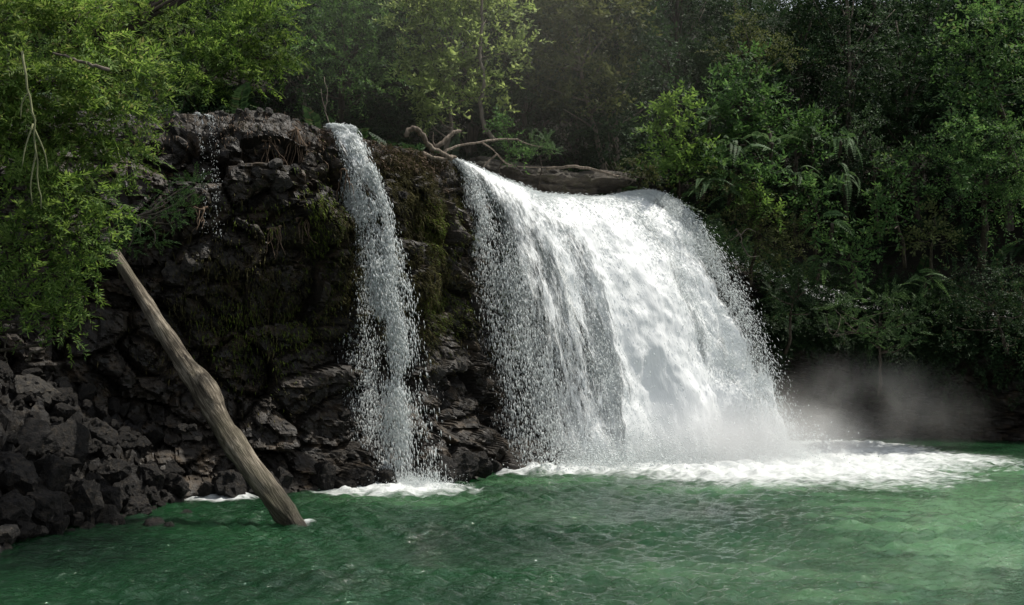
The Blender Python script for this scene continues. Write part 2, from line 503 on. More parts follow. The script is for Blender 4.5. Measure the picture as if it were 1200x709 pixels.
def build_cliff():
    s_a, s_b = _chord[2] + 1.5, _chord[10]
    s = np.concatenate([np.arange(0, s_a, .16), np.arange(s_a, s_b, .032), np.arange(s_b, _chord[-1], .12)])
    lip = resample(LIP, s); foot = resample(FOOT, s)
    n = line_normals(s)
    rows = 215
    v = np.linspace(0, 1, rows)
    capn = 34
    V = []; W = []
    for i in range(rows):
        t = v[i]
        z = -0.9 + (lip[:, 2] + .9) * t
        xy = foot * (1 - t) + lip[:, :2] * t
        off = .28 * math.exp(-((t - .82) / .14) ** 2) - .45 * math.exp(-((t - .38) / .17) ** 2) + .25 * math.exp(-((t - .1) / .08) ** 2)
        back = -0.12 * sstep(.93, 1.0, t)
        xy = xy + n * (off + back)
        V.append(np.column_stack([xy, z - .12 * sstep(.94, 1, 1.94 - t) * 0]))
        W.append(np.column_stack([n, np.full(len(s), float(sstep(.85, 1.0, t)) * .9)]))
    for i in range(1, capn):
        r = i / (capn - 1) * 2.2
        xy = lip[:, :2] - n * (r + .12)
        V.append(np.column_stack([xy, lip[:, 2] + .05 * min(r, .6) - .25 * sstep(1.2, 2.2, r)]))
        W.append(np.column_stack([n * .25, np.full(len(s), 1.0)]))
    V = np.stack(V, 1).reshape(-1, 3); W = norm(np.stack(W, 1).reshape(-1, 3))
    q = V.copy()
    q[:, 2] *= 1.25
    warp = np.stack([vnoise(V * .8, 40), vnoise(V * .8, 41), vnoise(V * .8, 42)], 1) * .25
    h1, e1 = facets((q + warp) * 1.05, 3)
    h2, e2 = facets((q + warp * .6) * 2.7, 23)
    h3, e3 = facets((q + warp * .3) * 6.5, 57)
    d = .20 * h1 - .16 * (1 - sstep(0, .18, e1)) + .085 * h2 - .05 * (1 - sstep(0, .15, e2)) + .028 * h3 + .22 * fbm(V * .45, 3, 7) + .03 * fbm(V * 5, 4, 9)
    # beds: thin recesses between lava layers
    d -= .10 * sstep(.55, .9, vnoise(V * np.array([.25, .25, 2.2]), 77))
    cap = W[:, 2] > .8
    d = np.where(cap, d * .26, d * (1 - .75 * sstep(.15, .7, W[:, 2])))
    V = V + W * d[:, None]
    rr = rows + capn - 1
    me = mesh_np("cliff", V, grid_faces(len(s), rr)[:, ::-1], False)
    o = link("cliff", me, M['cliff']); tag(o, kind="structure")
    return V.reshape(len(s), rr, 3), s, W.reshape(len(s), rr, 3)

CV, CS, CW = build_cliff()

# ------------------------------------------------------------------ hillside behind
def hill_profile(r, kx):
    a = np.interp(r, [0, 1.2, 3, 6, 10, 16, 25, 40, 80], [-.15, -.15, .1, .9, 2.6, 5.2, 8.5, 17, 26])
    b = np.interp(r, [0, .8, 3, 6, 10, 16, 25, 40, 80], [-.1, .6, 2.2, 4.2, 6.6, 9.0, 12, 19, 26])
    return a * (1 - kx) + b * kx

def build_hill():
    s = np.arange(0, _chord[-1], .45)
    lip = resample(LIP, s)
    n = smooth1(line_normals(s), 8); n = norm(n)
    r = np.concatenate([np.arange(.6, 12, .4), np.arange(12, 30, 1.0), np.arange(30, 90, 5.0)])
    V = []
    for ri in r:
        xy = lip[:, :2] - n * ri
        kx = sstep(2.5, 6, lip[:, 0])
        z = lip[:, 2] + hill_profile(np.full(len(s), ri), kx)
        V.append(np.column_stack([xy, z]))
    V = np.stack(V, 1).reshape(-1, 3)
    V[:, 2] += .30 * fbm(V * .5, 4, 5) * np.minimum(1, np.tile(r, len(s)) / 4)
    me = mesh_np("hillside", V, grid_faces(len(s), len(r))[:, ::-1], True)
    o = link("hillside", me, M['soil']); tag(o, kind="structure")
    return V

HV = build_hill()

def ground_z(x, y):
    d = (HV[:, 0] - x) ** 2 + (HV[:, 1] - y) ** 2
    i = np.argsort(d)[:3]
    return float(HV[i, 2].mean())

# ------------------------------------------------------------------ ground sheet under and around the pool
gme = mesh_np("ground", np.array([(-400, -400, -2.2), (400, -400, -2.2), (400, 400, -2.2), (-400, 400, -2.2)]), np.array([[0, 1, 2, 3]]))
tag(link("ground", gme, M['soil']), kind="structure")

# rocky left bank that carries the boulder heap
def bank_z(x, y):
    # rises to the left and to the cliff foot
    line = np.interp(y, [5, 12, 14.5, 16, 17.5, 18.6, 19.4, 20.5], [-5.3, -5.9, -6.05, -5.95, -5.6, -5.35, -5.1, -4.7])   # shoreline X
    r = line - x
    return np.where(r < 0, r * .8, np.interp(r, [0, .25, 1, 2.5, 5, 12], [0, .28, .95, 2.0, 2.9, 3.6]))

def build_bank():
    x = np.arange(-16, -2.6, .06); y = np.arange(5, 20.8, .06)
    X, Y = np.meshgrid(x, y, indexing='ij')
    V = np.column_stack([X.ravel(), Y.ravel(), bank_z(X.ravel(), Y.ravel())])
    h, e = facets(V * 2.2, 91); h2, e2 = facets(V * 5.5, 95)
    V[:, 2] += .12 * h - .12 * (1 - sstep(0, .2, e)) + .06 * h2 - .04 * (1 - sstep(0, .2, e2)) - .12
    me = mesh_np("rocky_bank", V, grid_faces(len(x), len(y)), False)
    tag(link("rocky_bank", me, M['boulder']), kind="structure")
build_bank()

# ------------------------------------------------------------------ pool
def wp(px, py):
    d = F * CAM_Z / (py - 400.0)
    return (px - 600) / F * d, d

FOAM = []   # cx, cy, rx, ry, strength
def foam_px(px, py, rxp, ryp, k=1.0):
    x, d = wp(px, py)
    d0 = F * CAM_Z / (py - ryp - 400.0); d1 = F * CAM_Z / (py + ryp - 400.0)
    FOAM.append((x, d, rxp / F * d, (d0 - d1) / 2, k))
foam_px(760, 541, 180, 12, 1.15); foam_px(860, 545, 130, 20, 1.25); foam_px(960, 540, 150, 24, 1.2); foam_px(1040, 537, 120, 15, 1.0)
foam_px(660, 551, 110, 5, 1.0); foam_px(860, 541, 200, 20, 1.25); foam_px(985, 526, 110, 11, 1.2); foam_px(1105, 537, 90, 10, .85); foam_px(1090, 553, 130, 10, .36); foam_px(1180, 545, 110, 12, .5)
foam_px(880, 562, 130, 7, .5)
foam_px(462, 572, 105, 8, 1.15); foam_px(470, 575, 60, 7, 1.2); foam_px(258, 583, 55, 4, .95); foam_px(350, 613, 26, 3, .85)

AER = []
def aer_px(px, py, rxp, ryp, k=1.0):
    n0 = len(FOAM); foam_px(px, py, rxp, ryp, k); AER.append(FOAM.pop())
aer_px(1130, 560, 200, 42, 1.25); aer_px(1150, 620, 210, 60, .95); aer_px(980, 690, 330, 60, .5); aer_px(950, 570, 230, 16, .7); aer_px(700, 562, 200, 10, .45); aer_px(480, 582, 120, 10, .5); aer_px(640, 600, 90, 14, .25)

def build_pool():
    def axis(a, b, step, far):
        mid = np.arange(a, b, step)
        g = np.cumsum(step * 1.25 ** np.arange(1, 60)); g = g[g < far]
        return np.concatenate([a - g[::-1], mid, mid[-1] + g])
    x = axis(-7.5, 14, .045, 80)
    yy = [7.6]
    while yy[-1] < 33.5: yy.append(yy[-1] + .0105 * (yy[-1] / 8) ** 1.75)
    yy = np.array(yy)
    g = np.cumsum(.1 * 1.25 ** np.arange(1, 60)); g = g[g < 80]
    y = np.concatenate([7.6 - g[::-1] * .3, yy, yy[-1] + g])
    X, Y = np.meshgrid(x, y, indexing='ij'); X = X.ravel(); Y = Y.ravel()
    p = np.column_stack([X, Y, np.zeros(len(X))])
    foam = np.zeros(len(X))
    for cx, cy, rx, ry, k in FOAM:
        q = np.sqrt(((X - cx) / rx) ** 2 + ((Y - cy) / ry) ** 2)
        foam = np.maximum(foam, k * (1 - sstep(.25, 1.6, q)))
    calm = 1 - .35 * sstep(-1.5, -6, X)                      # sheltered on the left
    wr = np.random.default_rng(19)
    step = .0105 * (np.clip(Y, 7.6, 34) / 8) ** 1.75
    z = .018 * vnoise(p * np.array([.8, 1.2, 1]), 1)
    gust = .60 + .65 * sstep(-.5, .6, vnoise(p * np.array([.30, .55, 1]), 12))
    for i in range(28):
        lam = .13 * (3.8 ** (wr.random() ** 1.3))
        th = wr.normal(-math.pi / 2 - .15, .62)
        k = 2 * math.pi / lam
        ph = wr.uniform(0, 6.28) + 2.6 * vnoise(p * (.55 / lam ** .6) * np.array([.7, 1, 1]) + i * 7.7, 50 + i)
        am = .35 + 1.3 * sstep(-.35, .55, vnoise(p * (.35 / lam ** .5) + i * 3.1, 80 + i))
        fade = sstep(2.5, 5.0, lam / step)
        q = .125 / k * am * gust * fade
        c = np.sin(k * (X * math.cos(th) + Y * math.sin(th)) + ph)
        z += q * (c + .12 * np.cos(2 * (k * (X * math.cos(th) + Y * math.sin(th)) + ph)))
    z *= calm
    aer_glint = np.zeros(len(X))
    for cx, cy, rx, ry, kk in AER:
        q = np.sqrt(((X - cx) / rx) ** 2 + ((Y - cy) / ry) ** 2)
        aer_glint = np.maximum(aer_glint, kk * (1 - sstep(.2, 1.4, q)))
    aer_glint *= .55 + .9 * sstep(-.4, .5, fbm(p * np.array([.9, 1.8, 1]), 4, 66))
    aer_glint += .25 * sstep(.02, .06, z) * aer_glint  # aerated tint, paled further on crests to paint ripple highlights into the colour
    foam = np.maximum(foam, np.minimum(.40, foam * .8 + .08 * aer_glint * sstep(.01, .05, z)))
    z += sstep(.5, 1.1, foam) * (.08 * np.abs(fbm(p * 1.9, 5, 31, .6)) + .03)
    me = mesh_np("pool", np.column_stack([X, Y, z]), grid_faces(len(x), len(y)), True)
    set_attr(me, "foam", foam); set_attr(me, "air_glint", np.clip(aer_glint, 0, 1))
    tag(link("pool", me, M['pool']), kind="structure")
build_pool()

# ------------------------------------------------------------------ waterfalls
G = 9.8
_oct = np.array([(1, 0, 0), (-.6, 0, 0), (0, 1, 0), (0, -1, 0), (0, 0, 1), (0, 0, -1)], float)
_of = np.array([(0, 2, 4), (0, 4, 3), (0, 3, 5), (0, 5, 2), (1, 4, 2), (1, 3, 4), (1, 5, 3), (1, 2, 5)])

def drops_mesh(name, pos, dirs, ln, wd):
    n = len(pos)
    x = norm(dirs)
    ref = np.tile(np.array([.3, .9, .2]), (n, 1))
    y = norm(np.cross(x, ref)); z = np.cross(x, y)
    v = (pos[:, None, :] + _oct[None, :, 0:1] * (ln[:, None, None] * x[:, None, :]) + _oct[None, :, 1:2] * (wd[:, None, None] * y[:, None, :]) + _oct[None, :, 2:3] * (wd[:, None, None] * z[:, None, :]))
    f = _of[None] + (np.arange(n) * 6)[:, None, None]
    return mesh_np(name, v.reshape(-1, 3), f.reshape(-1, 3), True)

def poly_at(pts, u):
    pts = np.asarray(pts, float)
    c = np.concatenate([[0], np.cumsum(np.linalg.norm(np.diff(pts, axis=0), axis=1))]); c /= c[-1]
    return np.stack([np.interp(u, c, pts[:, i]) for i in range(3)], 1)

def fall_points(lip, vel0, vel1, u, k, tt, vz=.25):
    l = poly_at(lip, u)
    v = (np.outer(1 - u, vel0) + np.outer(u, vel1)) * k[:, None]
    T = (vz + np.sqrt(vz ** 2 + 2 * G * np.maximum(l[:, 2], .1))) / G
    t = tt * T
    pos = l.copy()
    pos[:, :2] += v * t[:, None]
    pos[:, 2] += vz * t - .5 * G * t ** 2
    vel = np.column_stack([v, vz - G * t])
    return pos, vel, t

def clumpy(u, k, tt, width, thr=-.1, seed=0):
    q = np.column_stack([u * width * 2.2, k * 5, tt * 4.5])
    q2 = np.column_stack([u * width * 13, k * 16, tt * 10])
    return (vnoise(q, seed) + .95 * vnoise(q2, seed + 3)) > thr

def add_drops(parent, name, lip, v0, v1, u, k, tt, spread, ln=(.03, .09), wd=(.008, .02), thr=-.1, seed=0, vz=.25):
    W_ = np.linalg.norm(np.asarray(lip[-1]) - np.asarray(lip[0]))
    keep = clumpy(u, k, tt, W_, thr, seed)
    u, k, tt = u[keep], k[keep], tt[keep]
    pos, vel, t = fall_points(lip, v0, v1, u, k, tt, vz)
    pos += RNG.normal(size=pos.shape) * (spread[0] + spread[1] * tt)[:, None]
    pos[:, 2] = np.maximum(pos[:, 2], .03)
    n = len(u)
    r = RNG.random(n) ** 2.6 * 1.15
    me = drops_mesh(name, pos, vel + RNG.normal(size=vel.shape) * .5, ln[0] + (ln[1] - ln[0]) * r, wd[0] + (wd[1] - wd[0]) * r * RNG.uniform(.6, 1, n))
    o = link(name, me, M['drop'], parent); o["kind"] = "stuff"
    return o

def sheet(parent, name, lip, v0, v1, kf, dens, nu, nt_, mat, wob=.12, seed=0, vz=.25, t0=-.25, edge=0.0):
    u = np.linspace(0, 1, nu); tt = np.concatenate([np.linspace(t0, -.02, 8), np.linspace(0, 1, nt_)]) if t0 < 0 else np.linspace(0, 1, nt_)
    U, T = np.meshgrid(u, tt, indexing='ij'); U = U.ravel(); T = T.ravel()
    k = np.full(len(U), kf) if np.isscalar(kf) else kf(U)
    Tp = np.maximum(T, 0)
    pos, vel, t = fall_points(lip, v0, v1, U, k, Tp, vz)
    neg = np.minimum(T, 0)
    pos[:, :2] += (np.outer(1 - U, v0) + np.outer(U, v1)) * (neg * 1.6)[:, None]
    pos[:, 2] += -.10 * neg
    q = pos * np.array([1.3, 1.3, .7])
    nn = norm(np.column_stack([v0[0] + 0 * U, v0[1] + 0 * U, .5 + 0 * U]))
    pos += nn * (wob * (fbm(q * 1.1, 4, seed)) * (.4 + .9 * Tp) * (1 + edge * sstep(.72, 1, U) * sstep(.05, .3, Tp)))[:, None]
    W_ = np.linalg.norm(np.asarray(lip[-1]) - np.asarray(lip[0]))
    path = np.where(T < 0, T * 2.5, Tp * 6.6)
    me = mesh_np(name, pos, grid_faces(nu, len(tt)), True)
    set_attr(me, "dens", dens(U, T))
    uvl = me.uv_layers.new(name="UVMap")
    idx = np.empty(len(me.loops), np.int32); me.loops.foreach_get("vertex_index", idx)
    uvl.data.foreach_set("uv", np.column_stack([U * W_, path])[idx].astype(np.float32).ravel())
    return link(name, me, mat, parent)

SH = [sheet_mat("falling_water_sheet", k) for k in range(4)]

def usamp(n, xs, ws):
    x = np.linspace(xs[0], xs[-1], 400); w = np.interp(x, xs, ws); c = np.cumsum(w); return np.interp(RNG.random(n) * c[-1], c, x)

# main fall
mf = root("waterfall", (3.0, 26.5, 0), "broad roaring white waterfall pouring over the lip beside the driftwood into the foam", "waterfall", "falls pouring into the green pool")
def loc_parent_fix(r):
    bpy.context.view_layer.update()
    for c in r.children:
        c.matrix_parent_inverse = r.matrix_world.inverted()

LM = [P(527, 186, 25.4), P(573, 207, 26.4), P(622, 229, 27.2), P(690, 233, 28.2), P(750, 226, 29.2)]
V0 = np.array([1.45, -1.35]); V1 = np.array([2.45, -2.2])
def dens_main(U, T):
    low = np.interp(U, [0, .12, .28, .40, .52, .62, .72, .82, .93, 1], [.20, .28, .42, .72, 1.2, 1.5, 1.25, .86, .60, .18])
    top = np.interp(U, [0, .05, .3, .6, .9, 1], [.75, .95, 1.05, 1.05, .95, .5])
    k = sstep(.05, .5, T)
    d = top * (1 - k) + low * k
    d = d + .45 * sstep(.8, 1, T) * sstep(.22, .5, U) * (1 - .8 * sstep(.7, .92, U))
    q = np.column_stack([U * 7.5, T * 1.6, 0 * U])
    d = d + sstep(.03, .3, T) * (.20 * vnoise(q, 91) + .18 * vnoise(q * 2.3 + 7, 92))
    d = d + .55 * sstep(.64, .92, U) * sstep(.1, .4, T) * vnoise(np.column_stack([U * 13, T * 5.5, 0 * U]), 97)
    q2 = np.column_stack([U * 22, T * 3, 0 * U])
    d = d + .14 * sstep(.0, .2, T) * vnoise(q2, 93)
    return np.clip(d, 0, 1.3)
for i, kf in enumerate((.78, .9, 1.0, 1.07)):
    sheet(mf, "water_sheet", LM, V0, V1, (lambda U, kf=kf, i=i: kf * (1 + .045 * vnoise(np.column_stack([U * 6, 0 * U + i * 3.3, 0 * U]), 95) + .018 * vnoise(np.column_stack([U * 17, 0 * U + i * 5.3, 0 * U]), 96))), (lambda U, T, i=i: dens_main(U, T) - (.10 if i == 3 else .0)), 190, 170, SH[i], .11, 60 + i * 9, t0=-.22 if i < 3 else 0, edge=.5)

# droplets: veil on the left, general spray, ragged right edge
n = 220000
add_drops(mf, "spray_veil", LM, V0, V1, RNG.random(n) ** 1.1 * .55, RNG.uniform(.22, 1.0, n), RNG.random(n) ** .75, (.02, .10), (.022, .075), (.003, .0085), .1, 3)
n = 150000
add_drops(mf, "spray_droplets", LM, V0, V1, usamp(n, [.3, .45, .7, .8, 1], [1, .5, .4, 1, 1.4]), RNG.normal(.98, .09, n), RNG.random(n) ** .8, (.03, .09), (.018, .065), (.003, .0085), .05, 13)
n = 60000
add_drops(mf, "spray_edge", LM, V0, V1, 1 - np.abs(RNG.normal(0, .07, n)), RNG.normal(1.03, .08, n), RNG.random(n), (.02, .07), (.010, .05), (.003, .008), .05, 23, vz=.5)
# splash thrown up where the fall lands
def splash(parent, name, n, ucen, lip, v0, v1, up, thick, sz=(.012, .04)):
    u = RNG.choice(ucen, n) + RNG.normal(0, .06, n); u = np.clip(u, 0, 1)
    k = RNG.normal(1, .12, n)
    pos, vel, t = fall_points(lip, v0, v1, u, k, np.ones(n))
    pos[:, 2] = .05 + np.abs(RNG.normal(0, up, n)) * RNG.random(n)
    pos[:, :2] += RNG.normal(0, thick, (n, 2))
    s_ = sz[0] + (sz[1] - sz[0]) * RNG.random(n) ** 3
    me = drops_mesh(name, pos, RNG.normal(size=(n, 3)) + np.array([0, 0, .6]), s_ * 1.4, s_ * .6)
    o = link(name, me, M['drop'], parent); o["kind"] = "stuff"
splash(mf, "splash_drops", 50000, np.linspace(.15, 1, 30), LM, V0, V1, .5, .4, (.006, .026))
loc_parent_fix(mf)

# slim fall on the left
sf = root("waterfall", (-2.2, 21.6, 0), "slim broken veil of falling drops on the mossy wall, left of the main waterfall", "waterfall", "falls pouring into the green pool")
LS = [P(382, 147, 22.3), P(391, 147, 22.35), P(404, 149, 22.45)]
S0 = np.array([1.10, -.98]); S1 = np.array([1.38, -1.08])
def dens_slim(U, T):
    a = np.interp(U, [0, .25, .55, .8, 1], [.55, .8, 1.05, 1.0, .6])
    return np.clip(a * (1.08 - .70 * sstep(.02, .55, T)) , 0, 1)
sheet(sf, "water_sheet", LS, S0, S1, .97, lambda U, T: dens_slim(U, T) + .04, 60, 170, SH[0], .14, 14, t0=-.05)
sheet(sf, "water_sheet", LS, S0, S1, .86, lambda U, T: dens_slim(U, T) - .06, 60, 170, SH[2], .14, 24, t0=-.05)
n = 140000
add_drops(sf, "spray_droplets", LS, S0, S1, np.clip(RNG.normal(.6, .3, n), 0, 1), RNG.normal(.96, .09, n), RNG.random(n) ** .75, (.008, .07), (.022, .08), (.003, .009), .34, 33)
n = 60000
add_drops(sf, "spray_veil", LS, S0, S1, RNG.random(n) * .7, RNG.uniform(.10, .98, n) ** .75, RNG.random(n) ** .7, (.012, .06), (.016, .055), (.003, .008), .35, 43)
splash(sf, "splash_drops", 9000, np.linspace(0, 1, 10), LS, S0, S1, .13, .22, (.004, .014))
loc_parent_fix(sf)

# trickle on the far left
tf = root("waterfall", (-5.0, 20.6, 0), "thin trickle running down the dark rock below the cliff rim beside the leafy tree", "waterfall", "falls pouring into the green pool")
LT = [P(226, 132, 20.7), P(243, 135, 20.6), P(250, 137, 20.6)]
n = 1600
add_drops(tf, "spray_droplets", LT, np.array([.28, -.35]), np.array([.45, -.45]), np.clip(RNG.choice([.25, .72, .9], n) + RNG.normal(0, .05, n), 0, 1), RNG.uniform(.5, 1.15, n), RNG.random(n) ** 1.6 * .58, (.006, .02), (.010, .03), (.002, .005), .1, 53)
sheet(tf, "water_sheet", LT, np.array([.28, -.35]), np.array([.45, -.45]), 1.0, lambda U, T:   .54 - .45 * sstep(.10, .45, T) - .25 * np.abs(np.sin(U * 9)), 24, 120, SH[1], .05, 34, t0=-.3)
loc_parent_fix(tf)

# ------------------------------------------------------------------ foliage building blocks
def leaf_quad(base, d, side, ln, wd, fold=.15):
    d = norm(d); side = norm(side - d * np.dot(side, d)); up = np.cross(d, side)
    mid = base + d * ln * .45
    return np.array([base, mid + side * wd * .5 + up * wd * fold, base + d * ln, mid - side * wd * .5 + up * wd * fold])

def tmpl_feather(rng, npair=8, Ln=.32):
    out = []
    bend = rng.uniform(.25, .6)
    for i in range(npair):
        t = (i + .6) / npair
        x = t * Ln; b = np.array([x, rng.normal(0, .006), -bend * x * x])
        for sgn in (-1, 1):
            d = np.array([.75, sgn * rng.uniform(.6, .95), rng.uniform(-.35, .15)])
            out.append(leaf_quad(b, d, np.array([-sgn * .6, .8, rng.normal(0, .3)]), rng.uniform(.055, .095), rng.uniform(.018, .028)))
    out.append(leaf_quad(np.array([Ln, 0, -bend * Ln * Ln]), np.array([1, 0, -.3]), np.array([0, 1, 0]), .1, .022))
    return np.array(out)

def tmpl_broad(rng, nl=10, Ln=.34, ll=.12, lw=.055):
    out = []
    for i in range(nl):
        t = (i + .5) / nl
        a = i * 2.4 + rng.normal(0, .3)
        b = np.array([t * Ln, 0, -.1 * t * t])
        d = np.array([rng.uniform(.3, .8), math.cos(a) * .9, math.sin(a) * .6 + rng.uniform(-.2, .1)])
        out.append(leaf_quad(b, d, np.cross(d, np.array([rng.normal(0, .3), rng.normal(0, .3), 1.0])), ll * rng.uniform(.7, 1.2), lw * rng.uniform(.7, 1.2)))
    return np.array(out)

def tmpl_fern(rng, npair=20, Ln=1.0, pin=.17):
    out = []
    droop = rng.uniform(.45, 1.25)
    for i in range(npair):
        t = (i + 1) / npair
        x = Ln * t * (1 - .12 * t); b = np.array([x, .03 * math.sin(3 * t), .28 * Ln * t - droop * Ln * t * t])
        tn = norm(np.array([1, 0, .28 - 2 * droop * t]))
        ln = pin * (math.sin(math.pi * min(1, .18 + .8 * t)) + .08)
        for sgn in (-1, 1):
            d = norm(np.array([.35, sgn, -.12])) ; d = d + tn * .25
            out.append(leaf_quad(b, d, tn, ln * rng.uniform(.85, 1.1), Ln / npair * 1.55, .05))
    return np.array(out)

tr = np.random.default_rng(3)
T_FEATHER = [tmpl_feather(tr) for _ in range(5)]
T_TUFT = [tmpl_broad(tr, 13, .20, .085, .030) for _ in range(6)]
T_BROAD = [tmpl_broad(tr) for _ in range(5)]
T_SMALL = [tmpl_broad(tr, 14, .36, .075, .036) for _ in range(5)]
T_BIG = [tmpl_broad(tr, 7, .36, .20, .09) for _ in range(4)]
T_FERN = [tmpl_fern(tr) for _ in range(5)]

def sprays(tmpls, pos, dirs, scale, rng, roll=.42):
    n = len(pos); x = norm(dirs)
    up = np.tile(np.array([.12, 0, 1.0]), (n, 1)) + rng.normal(0, .2, (n, 3))
    y = norm(np.cross(up, x)); z = np.cross(x, y)
    a = rng.normal(0, roll, n); ca, sa = np.cos(a)[:, None], np.sin(a)[:, None]
    y, z = y * ca + z * sa, z * ca - y * sa
    which = rng.integers(0, len(tmpls), n)
    vs = []
    for w, T in enumerate(tmpls):
        k = np.where(which == w)[0]
        if not len(k): continue
        t = T.reshape(-1, 3)
        v = pos[k, None, :] + scale[k, None, None] * (t[None, :, 0:1] * x[k, None, :] + t[None, :, 1:2] * y[k, None, :] + t[None, :, 2:3] * z[k, None, :])
        vs.append(v.reshape(-1, 3))
    return np.concatenate(vs)

def clump_sprays(tmpls, clumps, per_m3, rng, scale=(.8, 1.25), droop=.15, shell=.45, minn=14, out_bias=1.0):
    """clumps: (centre, (rx, ry, rz)); sprays sit in each clump's outer part and point outward and a little up."""
    vs = []
    for c, r in clumps:
        r = np.asarray(r, float) if hasattr(r, '__len__') else np.array([r, r, r * .8])
        n = max(minn, int(per_m3 * (r.prod()) ** (2 / 3)))
        d = norm(rng.normal(size=(n, 3)))
        d[:, 2] = np.where((d[:, 2] < -.1) & (rng.random(n) < .65), -d[:, 2], d[:, 2])
        rad = shell + (1 - shell) * rng.random(n) ** .6
        pos = np.asarray(c) + d * rad[:, None] * r * (1 + .22 * rng.normal(size=(n, 1)))
        dirs = d * out_bias + rng.normal(0, .45, (n, 3)) + np.array([0, 0, -droop])
        vs.append(sprays(tmpls, pos, dirs, rng.uniform(scale[0], scale[1], n), rng))
    v = np.concatenate(vs)
    return v

def leaves_obj(name, v, mat, parent=None):
    n = len(v) // 4
    me = mesh_np(name, v, np.arange(n * 4).reshape(n, 4))
    return link(name, me, mat, parent)

def wiggle(a, b, n, amt, rng, sag=0.0):
    a = np.asarray(a, float); b = np.asarray(b, float)
    t = np.linspace(0, 1, n)[:, None]
    p = a * (1 - t) + b * t
    p += np.cumsum(rng.normal(0, amt, (n, 3)), axis=0) * np.sin(np.pi * t) * .8
    p[:, 2] -= sag * np.sin(np.pi * t[:, 0])
    return p

# ---- prototype forest trees (built at the origin; base at z = 0)
def proto_tree(seed, H, spread, tmpls, leafm, barkm, label, nclump=26, base=.25, dens=95, trunk_r=.14, scale=(1.05, 1.8), group=None, name="forest_tree", bend=.3):
    rng = np.random.default_rng(seed)
    t = root(name, (0, 0, 0), label, "tree", group)
    mb = MB()
    top = np.array([rng.normal(0, bend), rng.normal(0, bend), H * .92])
    tp = wiggle((0, 0, -.5), top, 12, .05, rng)
    mb.tube(tp, np.linspace(trunk_r, trunk_r * .25, 12), n=8, rough=.12, seed=seed)
    cl = []
    for i in range(nclump):
        f = base + (1 - base) * (i + rng.random()) / nclump
        w = spread * (math.sin(math.pi * min(1, .25 + .72 * (f - base) / (1 - base))) ** .7)
        a = i * 2.4 + rng.normal(0, .5)
        rr = w * rng.uniform(.35, 1.05)
        k = min(11, int(f * .92 * 11))
        c = tp[k] + np.array([math.cos(a) * rr, math.sin(a) * rr, rng.normal(0, .25) + .25])
        r = spread * rng.uniform(.22, .42)
        cl.append((c, (r * 1.1, r * 1.1, r * .7)))
        k0 = max(1, k - 1)
        mb.tube(wiggle(tp[k0], c, 5, .04, rng), np.linspace(trunk_r * .3, .012, 5), n=5)
    mb.build("trunk", barkm, t)
    leaves_obj("crown", clump_sprays(tmpls, cl, dens, rng, scale), leafm, t)
    return t

print("cliff/pool/falls done")
# ------------------------------------------------------------------ left leafy tree (custom)
def custom_tree(name, base, clumps_px, tmpls, leafm, barkm, label, cat, per, seed, trunk_r=.12, scale=(.8, 1.25), droop=.2, group=None, fork=.5, parts=("trunk", "crown"), shell=.4, hub=None, branch_r=.035):
    """clumps_px: (px, py, d, radius in photo pixels[, vertical ratio])."""
    rng = np.random.default_rng(seed)
    base = np.asarray(base, float)
    t = root(name, base, label, cat, group)
    cl = []
    for c in clumps_px:
        w = P(c[0], c[1], c[2]); r = c[3] / F * c[2]
        vr = c[4] if len(c) > 4 else .8
        cl.append((w, (r, r * .9, r * vr)))
    cen = np.mean([c for c, r in cl], axis=0) if hub is None else np.asarray(hub, float)
    mb = MB()
    tp = wiggle(base - np.array([0, 0, .3]), base * (1 - fork) + cen * fork, 8, .03, rng)
    tp = np.concatenate([tp, wiggle(tp[-1], cen, 6, .03, rng)[1:]])
    mb.tube(tp, np.linspace(trunk_r, trunk_r * .4, len(tp)), n=8, rough=.1, seed=seed)
    for c, r in cl:
        dd = np.linalg.norm(tp - c, axis=1) + np.maximum(0, tp[:, 2] - c[2]) * .6
        k = int(np.argmin(dd)); k = max(1, k - 1)
        mb.tube(wiggle(tp[k], c + np.array([0, 0, -r[2] * .2]), 6, .03, rng, .05), np.linspace(min(branch_r, trunk_r * .5), .007, 6), n=5)
    mb.build(parts[0], barkm, t)
    leaves_obj(parts[1], clump_sprays(tmpls, cl, per, rng, scale, droop, shell), leafm, t)
    loc_parent_fix(t)
    return t

# unseen leaf clumps added to the big tree's crown to shade the heap
SHADE = []
_r = np.random.default_rng(31)
for _x, _y, _z, _s in [(-2.2, 16.8, 8.9, .75), (-3.0, 17.4, 9.4, .8), (-1.5, 17.6, 9.7, .75), (-2.6, 18.6, 10.2, .85), (-1.4, 19.0, 10.4, .7), (-3.9, 18.0, 9.8, .75), (-3.6, 19.3, 10.6, .8), (-0.6, 17.2, 9.5, .5), (-4.8, 18.8, 10.2, .8), (-3.3, 16.3, 9.0, .6), (-1.8, 15.9, 8.7, .6), (-.9, 16.2, 9.0, .6), (-1.0, 18.2, 10.1, .7), (-2.0, 18.0, 10.0, .7), (-3.2, 18.2, 10.0, .7)]:
    _v = (_z - CAM_Z) / _y
    SHADE.append((600 + F * _x / _y, 354.5 - F * math.tan(math.atan(_v) - PITCH), _y, _s * F / _y))
left_a = [(15, 25, 14, 70), (75, 45, 14.2, 62), (40, 95, 13.6, 60), (120, 85, 14.5, 50), (160, 100, 14.8, 36), (172, 75, 14.9, 22), (110, 135, 14.3, 52), (165, 150, 14.9, 34),
          (60, 150, 14.2, 60), (10, 130, 14.4, 60), (130, 190, 14.8, 40), (155, 188, 15, 24), (90, 15, 14.4, 55), (150, 40, 15.2, 50), (95, 5, 15.0, 60), (-50, 60, 14, 80), (-40, 150, 14, 80), (172, 120, 15, 24), *SHADE, (20, 175, 14.2, 50), (70, 190, 14.6, 46)]
